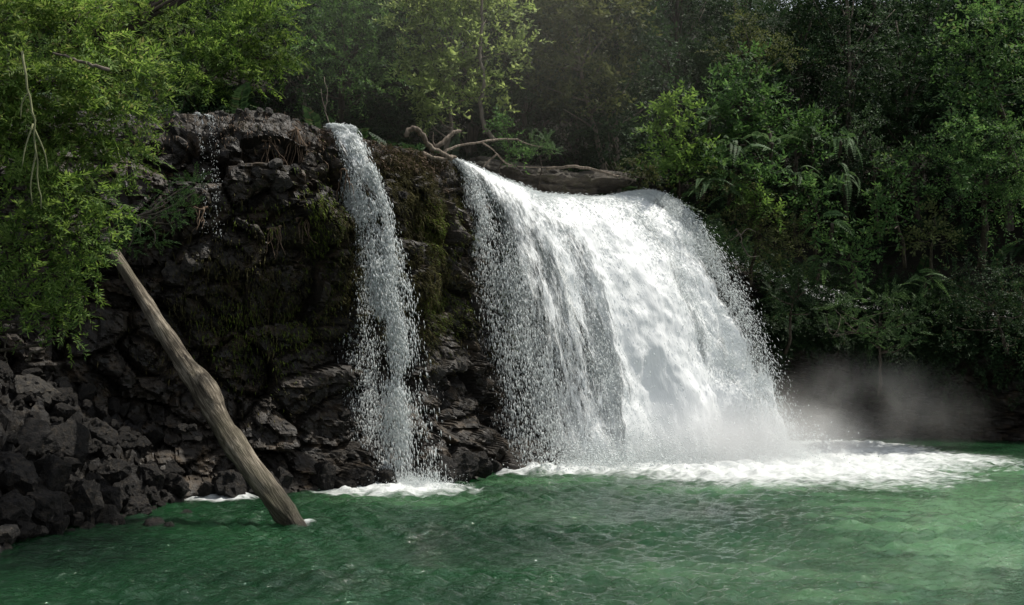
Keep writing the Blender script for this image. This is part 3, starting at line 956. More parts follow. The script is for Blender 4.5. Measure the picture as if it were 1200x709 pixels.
custom_tree("leafy_tree", (-8.6, 15.2, 2.2), left_a, T_TUFT + T_FEATHER[:3], M['leaf_left'], M['bark'], "large bright green tree overhanging the cliff at the dark rock heap", "tree", 430, 201, .17, (.75, 1.25), .05, hub=P(60, 60, 14.6))
left_b = [(20, 225, 13.8, 45), (70, 225, 13.9, 42), (105, 240, 14, 36), (128, 262, 14.2, 28), (30, 270, 13.7, 48), (85, 280, 13.9, 42), (40, 320, 13.8, 44), (85, 325, 14.0, 32), (70, 365, 14, 34), (30, 370, 13.8, 40), (75, 392, 14.1, 18), (-30, 280, 13.8, 60), (-30, 360, 13.8, 50), (118, 225, 14.3, 25), (100, 300, 14.1, 24), (98, 345, 14.1, 16)]
custom_tree("leafy_shrub", (-7.0, 14.6, 1.9), left_b, T_TUFT + T_FEATHER[:3], M['leaf_left'], M['bark'], "drooping bright green shrub hanging over the rock heap, under the big overhanging tree", "shrub", 440, 202, .09, (.7, 1.1), .1, hub=P(30, 290, 13.9), parts=("stem", "foliage"))
br = [(205, 228, 17.4, 20, .5), (222, 215, 17.4, 13, .6), (232, 222, 17.4, 10, .5), (188, 250, 17.2, 18, .45), (205, 258, 17.3, 15, .4), (165, 275, 17.0, 20, .5), (180, 285, 17.1, 18, .4), (150, 292, 16.9, 18, .5), (140, 270, 16.8, 22, .5), (215, 244, 17.4, 12, .4)]
custom_tree("overhanging_branch", P(70, 250, 16.0), br, T_FEATHER, M['leaf_mid'], M['bark_pale'], "dark green leafy branch reaching out across the wet wall above the leaning log", "branch", 420, 203, .035, (.45, .75), .1, hub=P(175, 262, 17.2), parts=("stem", "foliage"), branch_r=.016)

def stick(name, px, r0, r1, mat, label, cat, n=14, seed=0, group=None, twigs=(), rough=.1):
    pts = spline([P(*p) for p in px], n)
    rng = np.random.default_rng(seed)
    pts[1:-1] += rng.normal(0, .012, (n - 2, 3))
    mb = MB(); mb.tube(pts, np.linspace(r0, r1, n), n=7, rough=rough, seed=seed)
    for tw in twigs:
        q = spline([P(*p) for p in tw], 8)
        mb.tube(q, np.linspace(min(r0, r1 * 1.2 + .004) * .9, .005, 8), n=5)
    o = mb.build(name, mat); tag(o, label, cat, group)
    return o

stick("hanging_vine", [(26, 60, 12.9), (33, 105, 12.9), (40, 150, 12.9), (44, 200, 12.9), (48, 245, 12.9)], .014, .006, M['vine'], "pale bare vine hanging straight down in front of the big overhanging tree", "vine", seed=4,
      twigs=[[(39, 145, 12.9), (30, 172, 12.85), (26, 195, 12.8)], [(40, 150, 12.9), (52, 178, 12.9), (56, 200, 12.9)], [(42, 180, 12.9), (36, 215, 12.9), (38, 240, 12.9)], [(34, 108, 12.9), (26, 120, 12.9), (24, 140, 12.9)]])
stick("bare_branch", [(62, 62, 13.3), (95, 71, 13.35), (128, 82, 13.4)], .012, .022, M['bark_pale'], "short grey bare branch sticking out of the big overhanging tree", "branch", seed=5)
stick("curled_root", [(30, 422, 14.6), (38, 412, 14.5), (52, 410, 14.5), (60, 402, 14.5), (57, 385, 14.4)], .018, .010, M['bark_pale'], "pale curled twig hanging below the drooping green shrub", "twig", seed=6)
stick("hanging_root", [(8, 425, 14.6), (6, 405, 14.5), (12, 380, 14.4), (14, 350, 14.2)], .010, .007, M['bark_pale'], "thin straight twig dangling over the top of the rock heap", "twig", seed=7)

# ------------------------------------------------------------------ leaning log
lg = spline([P(134, 296, 18.9), P(160, 338, 18.6), P(188, 383, 18.25), P(214, 423, 17.95), P(240, 458, 17.7), P(258, 497, 17.45), P(290, 543, 17.2), P(318, 580, 17.0), P(338, 606, 16.9), P(352, 626, 16.8)], 60)
rad = np.interp(np.linspace(0, 1, 60), [0, .15, .35, .46, .52, .7, .88, 1], [.085, .115, .155, .192, .175, .172, .168, .155])
rad = rad * (1 + .03 * np.sin(np.arange(60) * .9))
mb = MB(); mb.tube(lg, rad, n=40, rough=.10, seed=77, flat=.94)
me = mb.mesh("fallen_log")
nv = len(me.vertices); co = np.empty(nv * 3, np.float32); me.vertices.foreach_get("co", co); co = co.reshape(-1, 3)
axis = norm(lg[-1] - lg[0])
along = (co @ axis)[:, None]
perp = co - along * axis
q = perp * 7 + along * axis * 1.0
kn = np.exp(-(((co - P(240, 455, 17.6)) / .22) ** 2).sum(1))
cen = lg[np.argmin(((co[:, None, :] - lg[None]) ** 2).sum(2), axis=1)]
nrm = norm(co - cen)
groove = fbm(q, 4, 8)
co = co + nrm * (.022 * groove + .05 * kn - .035 * sstep(.35, .75, groove))[:, None]
_z = axis; _x = norm(np.cross(_z, np.array([0, 1.0, 0]))); _y = np.cross(_z, _x)
R_ = np.stack([_x, _y, _z], 1); o_ = lg[-1]
me.vertices.foreach_set("co", np.ascontiguousarray((co - o_) @ R_, np.float32).ravel()); me.update()
lo = link("fallen_log", me, M['log'])
from mathutils import Matrix
lo.matrix_world = Matrix.Translation(Vector(o_)) @ Matrix(R_.tolist()).to_4x4(); tag(lo, "weathered grey trunk leaning from the cliff down into the green water", "log")
bpy.context.view_layer.update()

# ------------------------------------------------------------------ driftwood, slab and plants on the rim
stick("driftwood_log", [(476, 160, 24.3), (480, 152, 24.3), (487, 151, 24.3), (494, 158, 24.4), (503, 170, 24.5), (512, 178, 24.6), (530, 186, 24.8)], .05, .06, M['drift'], "pale hooked driftwood log stranded on the rim beside the white water", "driftwood", 24, 8, rough=.2)
stick("driftwood_log", [(505, 186, 24.9), (511, 174, 24.9), (521, 166, 25.0), (530, 156, 25.1), (540, 154, 25.2)], .065, .03, M['drift'], "short stubby driftwood piece crossing behind the hooked one", "driftwood", 16, 9, rough=.25,
      twigs=[[(511, 174, 24.9), (507, 166, 24.9), (508, 155, 24.9)]])
stick("driftwood_log", [(486, 178, 24.5), (500, 181, 24.4), (516, 186, 24.6), (534, 184, 25.0)], .05, .035, M['drift'], "low driftwood piece lying flat at the edge of the white water", "driftwood", 14, 10, rough=.25)
stick("fallen_branch", [(520, 178, 25.8), (540, 170, 26.0), (565, 166, 26.4), (585, 163, 26.8), (606, 164, 27.2), (612, 168, 27.3)], .026, .018, M['drift'], "long thin pale branch lying over the stream above the waterfall", "branch", 22, 11,
      twigs=[[(563, 166, 26.4), (576, 174, 26.4), (584, 182, 26.6)], [(584, 182, 26.6), (596, 193, 27), (622, 196, 27.4), (652, 196, 27.8)], [(583, 180, 26.6), (569, 192, 26.6), (563, 204, 26.7)], [(606, 164, 27.2), (622, 170, 27.4), (636, 172, 27.5)]])
stick("driftwood_log", [(640, 198, 28.0), (672, 195, 28.0), (700, 200, 28.2), (728, 207, 28.5), (745, 212, 28.8)], .035, .022, M['drift'], "straight weathered pole resting on the flat boulder behind the waterfall lip", "driftwood", 16, 12, rough=.2)
stick("dead_twigs", [(1003, 390, 30.0), (990, 376, 29.8), (978, 362, 29.6)], .016, .008, M['bark_pale'], "pale dead twigs poking out above the mist under the dark shrub", "twig", seed=13,
      twigs=[[(1000, 388, 30), (975, 392, 29.8), (968, 372, 29.6)], [(1002, 390, 30), (1015, 372, 29.8), (1042, 366, 29.6)], [(985, 372, 29.8), (982, 386, 29.6), (976, 394, 29.5)], [(1003, 390, 30), (990, 392, 30), (974, 396, 29.8)]])
stick("dead_twigs", [(862, 268, 28.2), (868, 276, 28.2), (870, 290, 28.3)], .02, .012, M['bark_pale'], "broken pale stub with splayed twigs in the shrubs beside the waterfall", "twig", seed=14,
      twigs=[[(868, 276, 28.2), (876, 268, 28.2), (886, 272, 28.2)], [(866, 274, 28.2), (856, 282, 28.2)], [(870, 288, 28.3), (878, 300, 28.2), (890, 300, 28.2)]])

def boulder_mesh(name, seed, nplanes=22, sub=4, flat=1.0, rough=.09):
    rng = np.random.default_rng(seed)
    import bmesh
    bm = bmesh.new(); bmesh.ops.create_icosphere(bm, subdivisions=sub, radius=1)
    d = np.array([v.co[:] for v in bm.verts]); d = norm(d)
    pn = norm(rng.normal(size=(nplanes, 3))); h = rng.uniform(.62, 1.0, nplanes)
    c = d @ pn.T
    r = np.min(np.where(c > .12, h[None] / np.maximum(c, .12), 9), axis=1)
    r = np.minimum(r, 1.25)
    r *= 1 + rough * fbm(d * 3 + seed, 4, seed) + .35 * rough * fbm(d * 11, 3, seed + 4)
    v = d * r[:, None] * np.array([1, rng.uniform(.7, 1), flat * rng.uniform(.6, .9)])
    for b, q in zip(bm.verts, v): b.co = q
    me = bpy.data.meshes.new(name); bm.to_mesh(me); bm.free()
    return me

BM = [boulder_mesh("boulder", 300 + i, 12 + 3 * (i % 5)) for i in range(10)]
for m_ in BM: m_.materials.append(M['boulder'])
BG = [boulder_mesh("boulder", 330 + i) for i in range(4)]
for m_ in BG: m_.materials.append(M['boulder_grey'])

rng = np.random.default_rng(77)
GB = "boulders heaped on the left bank"
def put_boulder(me, loc, s, label, group=GB):
    o = bpy.data.objects.new("boulder", me); COL.objects.link(o)
    o.location = loc; o.rotation_euler = rng.uniform(0, 6.28, 3) * np.array([.25, .25, 1]); o.scale = (s, s, s)
    return tag(o, label, "boulder", group)
def bank_pt(px, py):
    for d in np.arange(12.0, 21.5, .05):
        w = P(px, py, d)
        if w[2] <= max(float(bank_z(w[0], w[1])), -.1): return w
    return P(px, py, 19.5)
big = [(150, 585, .40, "dark angular boulder at the waterline, outermost of the rock heap", 0), (128, 560, .42, "large dark block behind the outermost waterline boulder", 1), (95, 590, .55, "broad low dark boulder at the water's edge in the heap", 2),
       (50, 600, .50, "big rounded black boulder by the water near the heap's corner", 3), (40, 520, .60, "large slanting black boulder half way up the rock heap", 4), (80, 530, .48, "tilted dark block with lit edges in the middle of the heap", 5),
       (15, 560, .55, "massive dark boulder at the left end of the rock heap", 6), (35, 455, .38, "grey-topped boulder crowning the rock heap below the drooping shrub", 7), (60, 465, .34, "pale faced angular stone near the top of the heap", 8),
       (110, 510, .45, "square-shouldered dark rock below the wall in the heap", 9), (205, 570, .34, "flat-faced dark stone by the small foam patch", 1), (178, 560, .36, "wedge-shaped wet stone next to the small foam patch", 4), (60, 565, .45, "dark knobbly boulder between the waterline boulders and the slanting one", 0)]
for px, py, s, lb, k in big:
    s *= .74
    w = bank_pt(px, py)
    put_boulder((BG[k % 4] if k in (7, 8) else BM[k]), w + np.array([0, 0, .02]), s, lb)
occ = []
for i in range(1600):
    px = rng.uniform(-60, 235); py = rng.uniform(425, 632)
    if px > 60 and py < 425 + (px - 60) * .42: continue
    w = bank_pt(px, py)
    s = rng.choice([.07, .10, .14, .19, .26], p=[.28, .30, .22, .14, .06])
    if any(np.hypot(*(w - q)[:2]) + abs(w[2] - q[2]) < (s + t) * .62 for q, t in occ): continue
    if w[2] < -.12: continue
    occ.append((w, s))
    zone = "near the water" if w[2] < .45 else ("half way up" if w[2] < 1.3 else "near the top")
    size = "small" if s < .18 else ("fist-sided mid-sized" if s < 0 else "mid-sized")
    put_boulder(BG[rng.integers(4)] if rng.random() < .12 else BM[rng.integers(10)], w + np.array([0, 0, s * .15]), s, f"{size} broken dark rock {zone} of the heap on the bank", f"{size} dark rocks {zone} of the heap")
    if len(occ) > 235: break

# stones standing out of the cliff face
def cliff_at(px, py):
    """Nearest cliff vertex to the pixel's ray."""
    v = CV.reshape(-1, 3)
    yc = v[:, 1]; u = v[:, 0] / yc; e = (v[:, 2] - CAM_Z) / yc
    t = P(px, py, 10.0); tu = t[0] / 10; te = (t[2] - CAM_Z) / 10
    d = (u - tu) ** 2 + (e - te) ** 2
    i = np.where(d < 4e-6)[0]
    if not len(i): i = np.array([int(np.argmin(d))])
    j = i[np.argmin(yc[i])]
    return v[j], CW.reshape(-1, 3)[j]
face = [(330, 212, .20, "rounded pale knob of rock jutting from the upper cliff face"), (322, 190, .14, "small lit stone above the pale knob on the upper cliff"), (300, 198, .15, "lit stone beside the pale knob on the upper cliff"),
        (345, 196, .12, "small bright stone stacked close above the pale knob"), (470, 232, .16, "pale stone in the moss between the two big falls"), (455, 240, .12, "small stone just beside the pale one in the moss"),
        (205, 152, .16, "grey wet stone under the rim beside the trickle"), (182, 168, .17, "dark block at the leafy end of the cliff rim"), (232, 190, .16, "pale wet stone under the thin trickle"),
        (205, 318, .26, "pale wet slab on the wall right behind the log's upper part"), (225, 310, .20, "wet grey stone beside the slab behind the log"),
        (545, 425, .2, "brown stone low on the wall behind the veil"), (515, 440, .2, "brown stone low on the wall between the two big falls"), (430, 470, .16, "wet stone low on the wall beside the slim fall"), (405, 490, .18, "slanting stone low on the wall at the slim fall")]
for px, py, s, lb in face:
    w, nn = cliff_at(px, py)
    put_boulder(BG[rng.integers(4)] if rng.random() < .6 else BM[rng.integers(10)], w - nn * s * .3, s, lb, "stones jutting from the cliff face")
# low rocks at the cliff foot
for i in range(26):
    px = rng.uniform(230, 590)
    w, nn = cliff_at(px, 575 - (px - 230) * .06)
    s = rng.uniform(.12, .34)
    put_boulder(BM[rng.integers(10)], np.array([w[0], w[1], rng.uniform(0, .3)]) + nn * .1, s, "dark wet rock at the foot of the cliff, half in the water", "wet rocks along the foot of the cliff")
# stones along the rim
for i in range(44):
    px = rng.uniform(190, 510)
    s = rng.uniform(.035, .085)
    k = np.argmin(np.abs(CV[:, 214, 0] / CV[:, 214, 1] * F + 600 - px))
    w = CV[k, 213 + rng.integers(0, 9)]
    put_boulder(BG[rng.integers(4)], w + np.array([0, 0, s * .1]), s, "small pale sunlit stone on the cliff rim", "sunlit stones along the rim")

sl = boulder_mesh("flat_boulder", 407, 13, 5, .75, .13); sl.materials.append(M['slab'])
o = link("flat_boulder", sl); o.location = P(622, 213, 29.2) + np.array([0, .3, 0]); o.scale = (1.5, 1.0, .85); o.rotation_euler = (0, .07, .1)
tag(o, "long flat grey boulder across the stream behind the waterfall lip", "boulder")
sl2 = boulder_mesh("boulder", 402, 18, 4, .8, .07); sl2.materials.append(M['slab'])
o = link("boulder", sl2); o.location = P(707, 212, 29.8); o.scale = (.75, .6, .55); tag(o, "brown boulder between the flat boulder and the lit shrub", "boulder")
o = link("boulder", BM[3]); o.location = P(665, 236, 28.0); o.scale = (.45, .3, .22); tag(o, "small dark rock breaking through the white water at the lip", "boulder")
o = link("boulder", sl2); o.location = P(595, 203, 28.4); o.scale = (.5, .4, .35); o.rotation_euler = (0, 0, 2); tag(o, "grey boulder at the near end of the long flat boulder", "boulder")

# ------------------------------------------------------------------ moss and hanging roots on the cliff
def strands(pos, nrm, ln, wd, rng, out=.06):
    n = len(pos)
    side = norm(np.cross(nrm, np.array([0, 0, 1.0])) + rng.normal(0, .4, (n, 3)))
    dn = np.column_stack([nrm[:, 0] * .25, nrm[:, 1] * .25, -np.ones(n)]) + rng.normal(0, .16, (n, 3))
    b = pos + nrm * out * rng.random((n, 1)) 
    mid = b + dn * ln[:, None] * .5 + nrm * (out * .8)
    tip = b + dn * ln[:, None] * 1.0 + nrm * out * .4
    v = np.stack([b + nrm * -.02, mid + side * wd[:, None], tip, mid - side * wd[:, None]], 1)
    return v.reshape(-1, 3)

vert = CV.reshape(-1, 3); wn = CW.reshape(-1, 3)
def px_of(v):
    y = v[:, 1]; yy = y * math.cos(PITCH) + (v[:, 2] - CAM_Z) * math.sin(PITCH); zz = -y * math.sin(PITCH) + (v[:, 2] - CAM_Z) * math.cos(PITCH)
    return 600 + F * v[:, 0] / yy, 354.5 - F * zz / yy
vx, vy = px_of(vert)
mz = fbm(vert * 1.1, 3, 71)
w1 = np.exp(-((vx - 470) / 62) ** 2) * sstep(150, 190, vy) * (1 - sstep(330, 430, vy)) * 1.7
w2 = .10 * sstep(.0, .6, mz) * (1 - sstep(400, 520, vy)) * (vx > 170) * (vx < 640)
w3 = .3 * np.exp(-((vx - 300) / 90) ** 2) * np.exp(-((vy - 340) / 70) ** 2)
w = (w1 * (.25 + sstep(-.3, .5, mz)) + w2 + w3) * (wn[:, 2] < .75) * (vert[:, 2] > .3)
def pick(w, n, rng):
    c = np.cumsum(w); i = np.searchsorted(c, rng.random(n) * c[-1]); return np.minimum(i, len(w) - 1)
r2 = np.random.default_rng(5)
i = pick(w, 26000, r2)
leaves_obj("moss", strands(vert[i] + r2.normal(0, .02, (len(i), 3)), wn[i], r2.uniform(.03, .13, len(i)) * (1 + 1.1 * (r2.random(len(i)) < .12)), r2.uniform(.004, .011, len(i)), r2), M['moss'])["kind"] = "stuff"
wg = (np.exp(-((vx - 515) / 26) ** 2 - ((vy - 272) / 26) ** 2) + .9 * np.exp(-((vx - 520) / 22) ** 2 - ((vy - 362) / 20) ** 2) + .5 * np.exp(-((vx - 590) / 12) ** 2 - ((vy - 340) / 40) ** 2) + .5 * np.exp(-((vx - 375) / 22) ** 2 - ((vy - 270) / 60) ** 2) + .45 * np.exp(-((vx - 290) / 30) ** 2 - ((vy - 255) / 20) ** 2) + .3 * np.exp(-((vx - 310) / 60) ** 2 - ((vy - 390) / 40) ** 2)) * (wn[:, 2] < .75)
i = pick(wg * (.2 + sstep(-.3, .4, mz)), 6500, r2)
leaves_obj("bright_moss", strands(vert[i] + r2.normal(0, .02, (len(i), 3)), wn[i], r2.uniform(.03, .13, len(i)), r2.uniform(.004, .012, len(i)), r2), M['moss_green'])["kind"] = "stuff"
# dry grass along the rim
wr = ((wn[:, 2] > .35) & (vx > 180) & (vx < 520) & (vy < 260)).astype(float) * (.3 + sstep(-.2, .6, mz))
i = pick(wr * np.where(vx < 330, .28, 1), 5200, r2)
leaves_obj("dry_grass", strands(vert[i] + r2.normal(0, .02, (len(i), 3)), norm(wn[i] * np.array([1, 1, .2]) + 1e-3), r2.uniform(.05, .16, len(i)), r2.uniform(.004, .010, len(i)), r2, .08), M['root'])["kind"] = "stuff"
for j, (px, py, n_, ln, lb) in enumerate([(346, 160, 9, 1.0, "tangle of brown roots trailing down from the rim above the pale knob"), (312, 165, 6, .7, "thin brown roots hanging under the rim, nearer the trickle"), (322, 268, 7, .6, "brown roots dangling half way down the dark wall"), (356, 262, 5, .5, "short reddish roots beside the slim fall"), (236, 245, 5, .5, "thin roots dangling behind the leafy branch"), (405, 205, 5, .8, "roots hanging behind the slim fall's top")]):
    mb = MB()
    w_, nn = cliff_at(px, py)
    sd = norm(np.cross(nn, [0, 0, 1]))
    stock = wiggle(w_ - sd * .12 + nn * .05 + np.array([0, 0, .06]), w_ + sd * .12 + nn * .05, 9, .03, r2)
    mb.tube(stock, np.full(9, .02), n=6)
    for q in range(n_):
        a = stock[1 + r2.integers(0, 7)]; b = a + np.array([nn[0] * .15 + r2.normal(0, .17), nn[1] * .15, -ln * r2.uniform(.5, 1.15)])
        mb.tube(wiggle(a, b, 9, .02, r2), np.linspace(.013, .005, 9), n=4)
    o = mb.build("hanging_roots", M['root']); tag(o, lb, "roots", "roots hanging on the cliff")

# ------------------------------------------------------------------ plants on the right of the fall
def shrub(label, base_px, clumps, tm, mat, per, seed, scale=(.8, 1.3), droop=.1, name="shrub", cat="shrub", group=None, tr_r=.045, shell=.4, bark='bark'):
    b = P(*base_px)
    return custom_tree(name, b, clumps, tm, M[mat], M[bark], label, cat, per, seed, tr_r, scale, droop, group, parts=("stem", "foliage"), shell=shell, branch_r=.02)

D = 29.0
shrub("sunlit yellow-green shrub at the inner corner beside the waterfall lip", (800, 250, 31), [(785, 145, D, 14), (772, 135, D, 8), (800, 130, D, 12), (790, 170, D, 16), (775, 178, D, 10), (808, 165, D, 16), (800, 195, D, 14), (785, 200, D, 8), (820, 190, D, 14), (792, 118, D, 7), (765, 152, D, 7)], T_BROAD, 'leaf_bright', 240, 501, (.9, 1.4))
shrub("rounded green shrub above the pale grey ferns", (870, 230, 32), [(850, 110, 30, 20), (880, 125, 30, 24), (905, 115, 30, 18), (870, 90, 30.3, 18), (895, 150, 30, 20), (845, 140, 30, 18), (925, 140, 30, 16), (880, 70, 30.5, 14), (830, 130, 30, 14), (910, 175, 30, 14), (858, 165, 30, 16)], T_BROAD, 'leaf_mid', 200, 502, (.9, 1.5))
shrub("tall thin tree with tufted olive tips above the rounded green shrub", (905, 190, 33), [(870, 25, 31.5, 9), (885, 38, 31.5, 12), (878, 28, 31.5, 8), (900, 48, 31.5, 8), (925, 60, 31.5, 11), (915, 68, 31.5, 7), (892, 62, 31.5, 9), (845, 62, 31.5, 10), (862, 70, 31.5, 12), (880, 85, 31.5, 9)], T_SMALL, 'leaf_olive', 240, 503, (.9, 1.3), name="thin_tree", cat="tree", tr_r=.06, bark='bark_pale')
shrub("olive shrub with bright tips hanging beside the waterfall's shoulder", (880, 320, 31), [(870, 235, 28.8, 18), (890, 245, 28.8, 18), (905, 260, 28.8, 18), (860, 255, 28.8, 14), (885, 272, 28.8, 18), (910, 285, 28.9, 18), (930, 270, 29, 16), (925, 300, 29, 14), (905, 310, 29, 16), (850, 225, 28.8, 14), (940, 290, 29, 12), (835, 210, 28.7, 14)], T_SMALL, 'leaf_olive', 260, 504, (.9, 1.4))
shrub("small bright green bush within the olive shrub by the waterfall", (890, 270, 30), [(875, 238, 28.5, 10), (892, 244, 28.5, 10), (905, 250, 28.5, 9), (885, 232, 28.5, 8)], T_BROAD, 'leaf_bright', 240, 505, (.7, 1.1))
shrub("grey-leaved shrub between the hanging fern and the feather-leaved tree", (1030, 270, 32), [(1010, 140, 30, 12), (1020, 155, 30, 12), (1000, 165, 30.2, 10), (1025, 175, 30, 10), (1040, 185, 30, 12)], T_SMALL, 'leaf_grey', 240, 506, (.9, 1.3))
shrub("bush with light green tops below the feather-leaved tree", (1060, 300, 31), [(1045, 210, 29.5, 12), (1035, 225, 29.5, 14), (1058, 228, 29.5, 12), (1030, 245, 29.5, 12), (1065, 195, 29.5, 12), (1050, 190, 29.5, 10), (1020, 268, 29.5, 12), (1045, 260, 29.5, 14)], T_BROAD, 'leaf_mid', 240, 507, (.9, 1.4))
shrub("little tufted bush with two rounded lit heads over the dark gap", (1090, 310, 30.5), [(1087, 272, 29, 9), (1110, 280, 29, 9), (1078, 282, 29, 7), (1097, 250, 29, 9)], T_BROAD, 'leaf_olive', 260, 508, (.8, 1.2))
shrub("spreading bushy tree with grey-green rounded crown on the far right bank", (1150, 300, 31), [(1120, 165, 29, 26), (1150, 160, 29, 28), (1180, 165, 29, 28), (1105, 190, 29, 22), (1135, 195, 28.8, 28), (1170, 200, 28.8, 28), (1200, 195, 29, 28), (1120, 225, 29, 22), (1150, 235, 29, 24), (1185, 240, 29, 24), (1210, 225, 29, 26), (1165, 265, 29, 18)], T_SMALL, 'leaf_mid', 210, 509, (1.0, 1.5), name="bushy_tree", cat="tree", tr_r=.1)
shrub("tall leafy tree filling the upper corner above the rounded bushy tree", (1190, 190, 33), [(1130, 70, 30, 22), (1160, 60, 30, 26), (1190, 80, 30, 26), (1120, 95, 30, 18), (1150, 105, 30, 26), (1185, 120, 30, 26), (1140, 30, 30.3, 26), (1175, 20, 30.3, 28), (1205, 40, 30, 26), (1110, 60, 30.3, 16), (1205, 100, 30, 24), (1120, 120, 30, 16)], T_BROAD, 'leaf_mid', 150, 510, (1.0, 1.5), name="leafy_tree", cat="tree", tr_r=.12)
shrub("flat-topped dark shrub low over the mist on the far bank", (1030, 450, 31), [(985, 362, 29.8, 18, .45), (1010, 356, 29.8, 20, .4), (1040, 352, 29.8, 22, .4), (1070, 358, 29.8, 18, .45), (1000, 378, 29.8, 18, .5), (1030, 375, 29.8, 20, .5), (1060, 378, 29.8, 20, .5), (1085, 372, 29.8, 14, .5), (1020, 398, 29.9, 18, .6), (1050, 402, 29.9, 20, .6), (970, 385, 29.8, 14, .6), (1075, 395, 29.9, 16, .6)], T_FEATHER, 'leaf_fern', 260, 511, (.8, 1.2))
shrub("drooping dark shrub under the olive shrub beside the falling water", (920, 400, 31), [(915, 330, 29.5, 18), (940, 340, 29.5, 20), (935, 320, 29.5, 16), (925, 360, 29.6, 18), (950, 365, 29.8, 16), (960, 325, 29.5, 16), (905, 345, 29.6, 14)], T_FEATHER, 'leaf_dark', 240, 512, (.8, 1.2))
shrub("dark bush hanging over the bank at the photo's right edge", (1180, 400, 30), [(1120, 330, 29.5, 22), (1150, 320, 29.5, 24), (1180, 330, 29.5, 24), (1140, 360, 29.6, 22), (1170, 365, 29.6, 24), (1200, 350, 29.5, 26), (1120, 380, 29.8, 18), (1190, 395, 29.6, 22)], T_SMALL, 'leaf_dark', 200, 513, (.9, 1.3))
shrub("brown dry bush between the brown boulder and the sunlit shrub", (745, 230, 31), [(735, 205, 29.8, 10), (750, 210, 29.6, 12), (765, 215, 29.4, 12), (755, 195, 29.8, 12), (775, 200, 29.6, 10), (740, 190, 30, 10)], T_SMALL, 'leaf_olive', 200, 514, (.7, 1.1))
shrub("small leafy plant growing among the driftwood branches", (590, 195, 27.5), [(592, 165, 27.2, 7), (588, 150, 27.2, 5), (600, 175, 27.2, 8), (610, 185, 27.3, 7), (618, 178, 27.4, 6), (588, 140, 27.2, 3)], T_BROAD, 'leaf_mid', 300, 515, (.5, .9), tr_r=.02)
shrub("low pale plant with drooping leaves beside the leafy driftwood plant", (630, 205, 28), [(625, 168, 27.9, 7), (632, 172, 27.9, 5), (640, 165, 28, 7), (648, 178, 28, 6)], T_FEATHER, 'leaf_fern', 300, 516, (.5, .8), tr_r=.02)
for lb_, b_, c_, m_, sd_ in [
    ("broad-leaved plant between the sunlit shrub and the pale grey fern", (850, 215, 30), [(845, 190, 28.7, 10), (835, 180, 28.7, 9), (858, 198, 28.7, 10), (848, 205, 28.6, 8)], 'leaf_mid', 521),
    ("broad-leaved plant among the grey ferns beside the pale crown fern", (890, 230, 30), [(885, 200, 28.8, 11), (898, 212, 28.8, 10), (876, 212, 28.7, 9), (908, 200, 28.9, 9)], 'leaf_mid', 522),
    ("glossy dark bush filling the gap right of the olive shrub", (955, 300, 30.5), [(945, 225, 29, 14), (958, 240, 29, 14), (938, 245, 29, 12), (965, 222, 29, 11), (950, 262, 29, 12)], 'leaf_mid', 523),
    ("light green bush at the top of the fern bank by the dark trees", (950, 190, 31), [(945, 150, 29.8, 12), (958, 160, 29.8, 12), (935, 160, 29.8, 10), (950, 178, 29.7, 12), (965, 142, 30, 9)], 'leaf_mid', 524),
    ("leafy bush under the hanging ferns above the dark hollow", (1005, 330, 30.5), [(1000, 288, 29.2, 14), (1015, 300, 29.3, 13), (985, 300, 29.3, 12), (1005, 312, 29.3, 13), (975, 285, 29.2, 10)], 'leaf_mid', 525)]:
    shrub(lb_, b_, c_, T_BIG[:2] + T_BROAD, m_, 260, sd_, (.7, 1.15))

def fern(label, px, n, ln, mat, seed, spread=1.0, up=.5, group="ferns beside the waterfall", lean=(0, -.5, 0)):
    rng = np.random.default_rng(seed)
    b = P(*px)
    a = rng.uniform(0, 6.28, n)
    d = np.column_stack([np.cos(a) * spread, np.sin(a) * spread, rng.uniform(.1, up, n)]) + np.array(lean)
    v = sprays(T_FERN, b + rng.normal(0, .12, (n, 3)), d, ln * rng.uniform(.35, .85, n), rng, .4)
    t = root("fern", b, label, "fern", group)
    leaves_obj("fronds", v, M[mat], t)
    mb = MB(); mb.tube(wiggle(b + np.array([0, .2, -.35]), b, 5, .01, rng), np.linspace(.05, .035, 5), n=7, rough=.2)
    mb.build("stem", M['bark'], t)
    loc_parent_fix(t)
fern("tall fern with long fronds hanging straight down over the dark hollow", (985, 165, 29.4), 12, .85, 'leaf_fern', 601, .75, .5, lean=(0, -.4, -.35))
fern("fern hanging just below the tall drooping one", (990, 205, 29.2), 12, .8, 'leaf_fern', 602, .7, .4, lean=(.15, -.4, -.4))
fern("fern with a star of light fronds low beside the olive shrub", (975, 262, 29.0), 12, .75, 'leaf_fern', 603, .9, .35)
fern("pale grey fern in the middle of the lit plants", (862, 175, 29.0), 14, .95, 'leaf_fern_grey', 604, .9, .7)
fern("pale fern with an upright crown above the other grey ferns", (905, 168, 29.3), 13, .85, 'leaf_fern_grey', 605, .9, .8)
fern("grey fern drooping toward the waterfall below the sunlit shrub", (825, 215, 28.7), 12, .95, 'leaf_fern_grey', 606, .9, .4, lean=(-.35, -.5, 0))
fern("wide grey fern at the lower edge of the fern bank", (855, 222, 28.8), 13, .85, 'leaf_fern_grey', 607, 1, .5)
fern("grey fern hanging between the pale crown fern and the tall drooping fern", (930, 205, 29.2), 13, .9, 'leaf_fern_grey', 608, .9, .4)
fern("bright small fern in front of the rounded green shrub", (832, 136, 29.2), 10, .6, 'leaf_fern', 609, .9, .6)
fern("fern in the shade under the flat-topped dark shrub", (1085, 330, 29.8), 12, .9, 'leaf_fern', 610, .9, .4)
fern("fern clump at the top of the fern bank near the dark trees", (945, 165, 30), 12, .8, 'leaf_fern_grey', 611, .9, .5)
fern("low fern on the shaded bank near the twigs", (960, 310, 29.4), 12, .8, 'leaf_fern', 612, .9, .35)

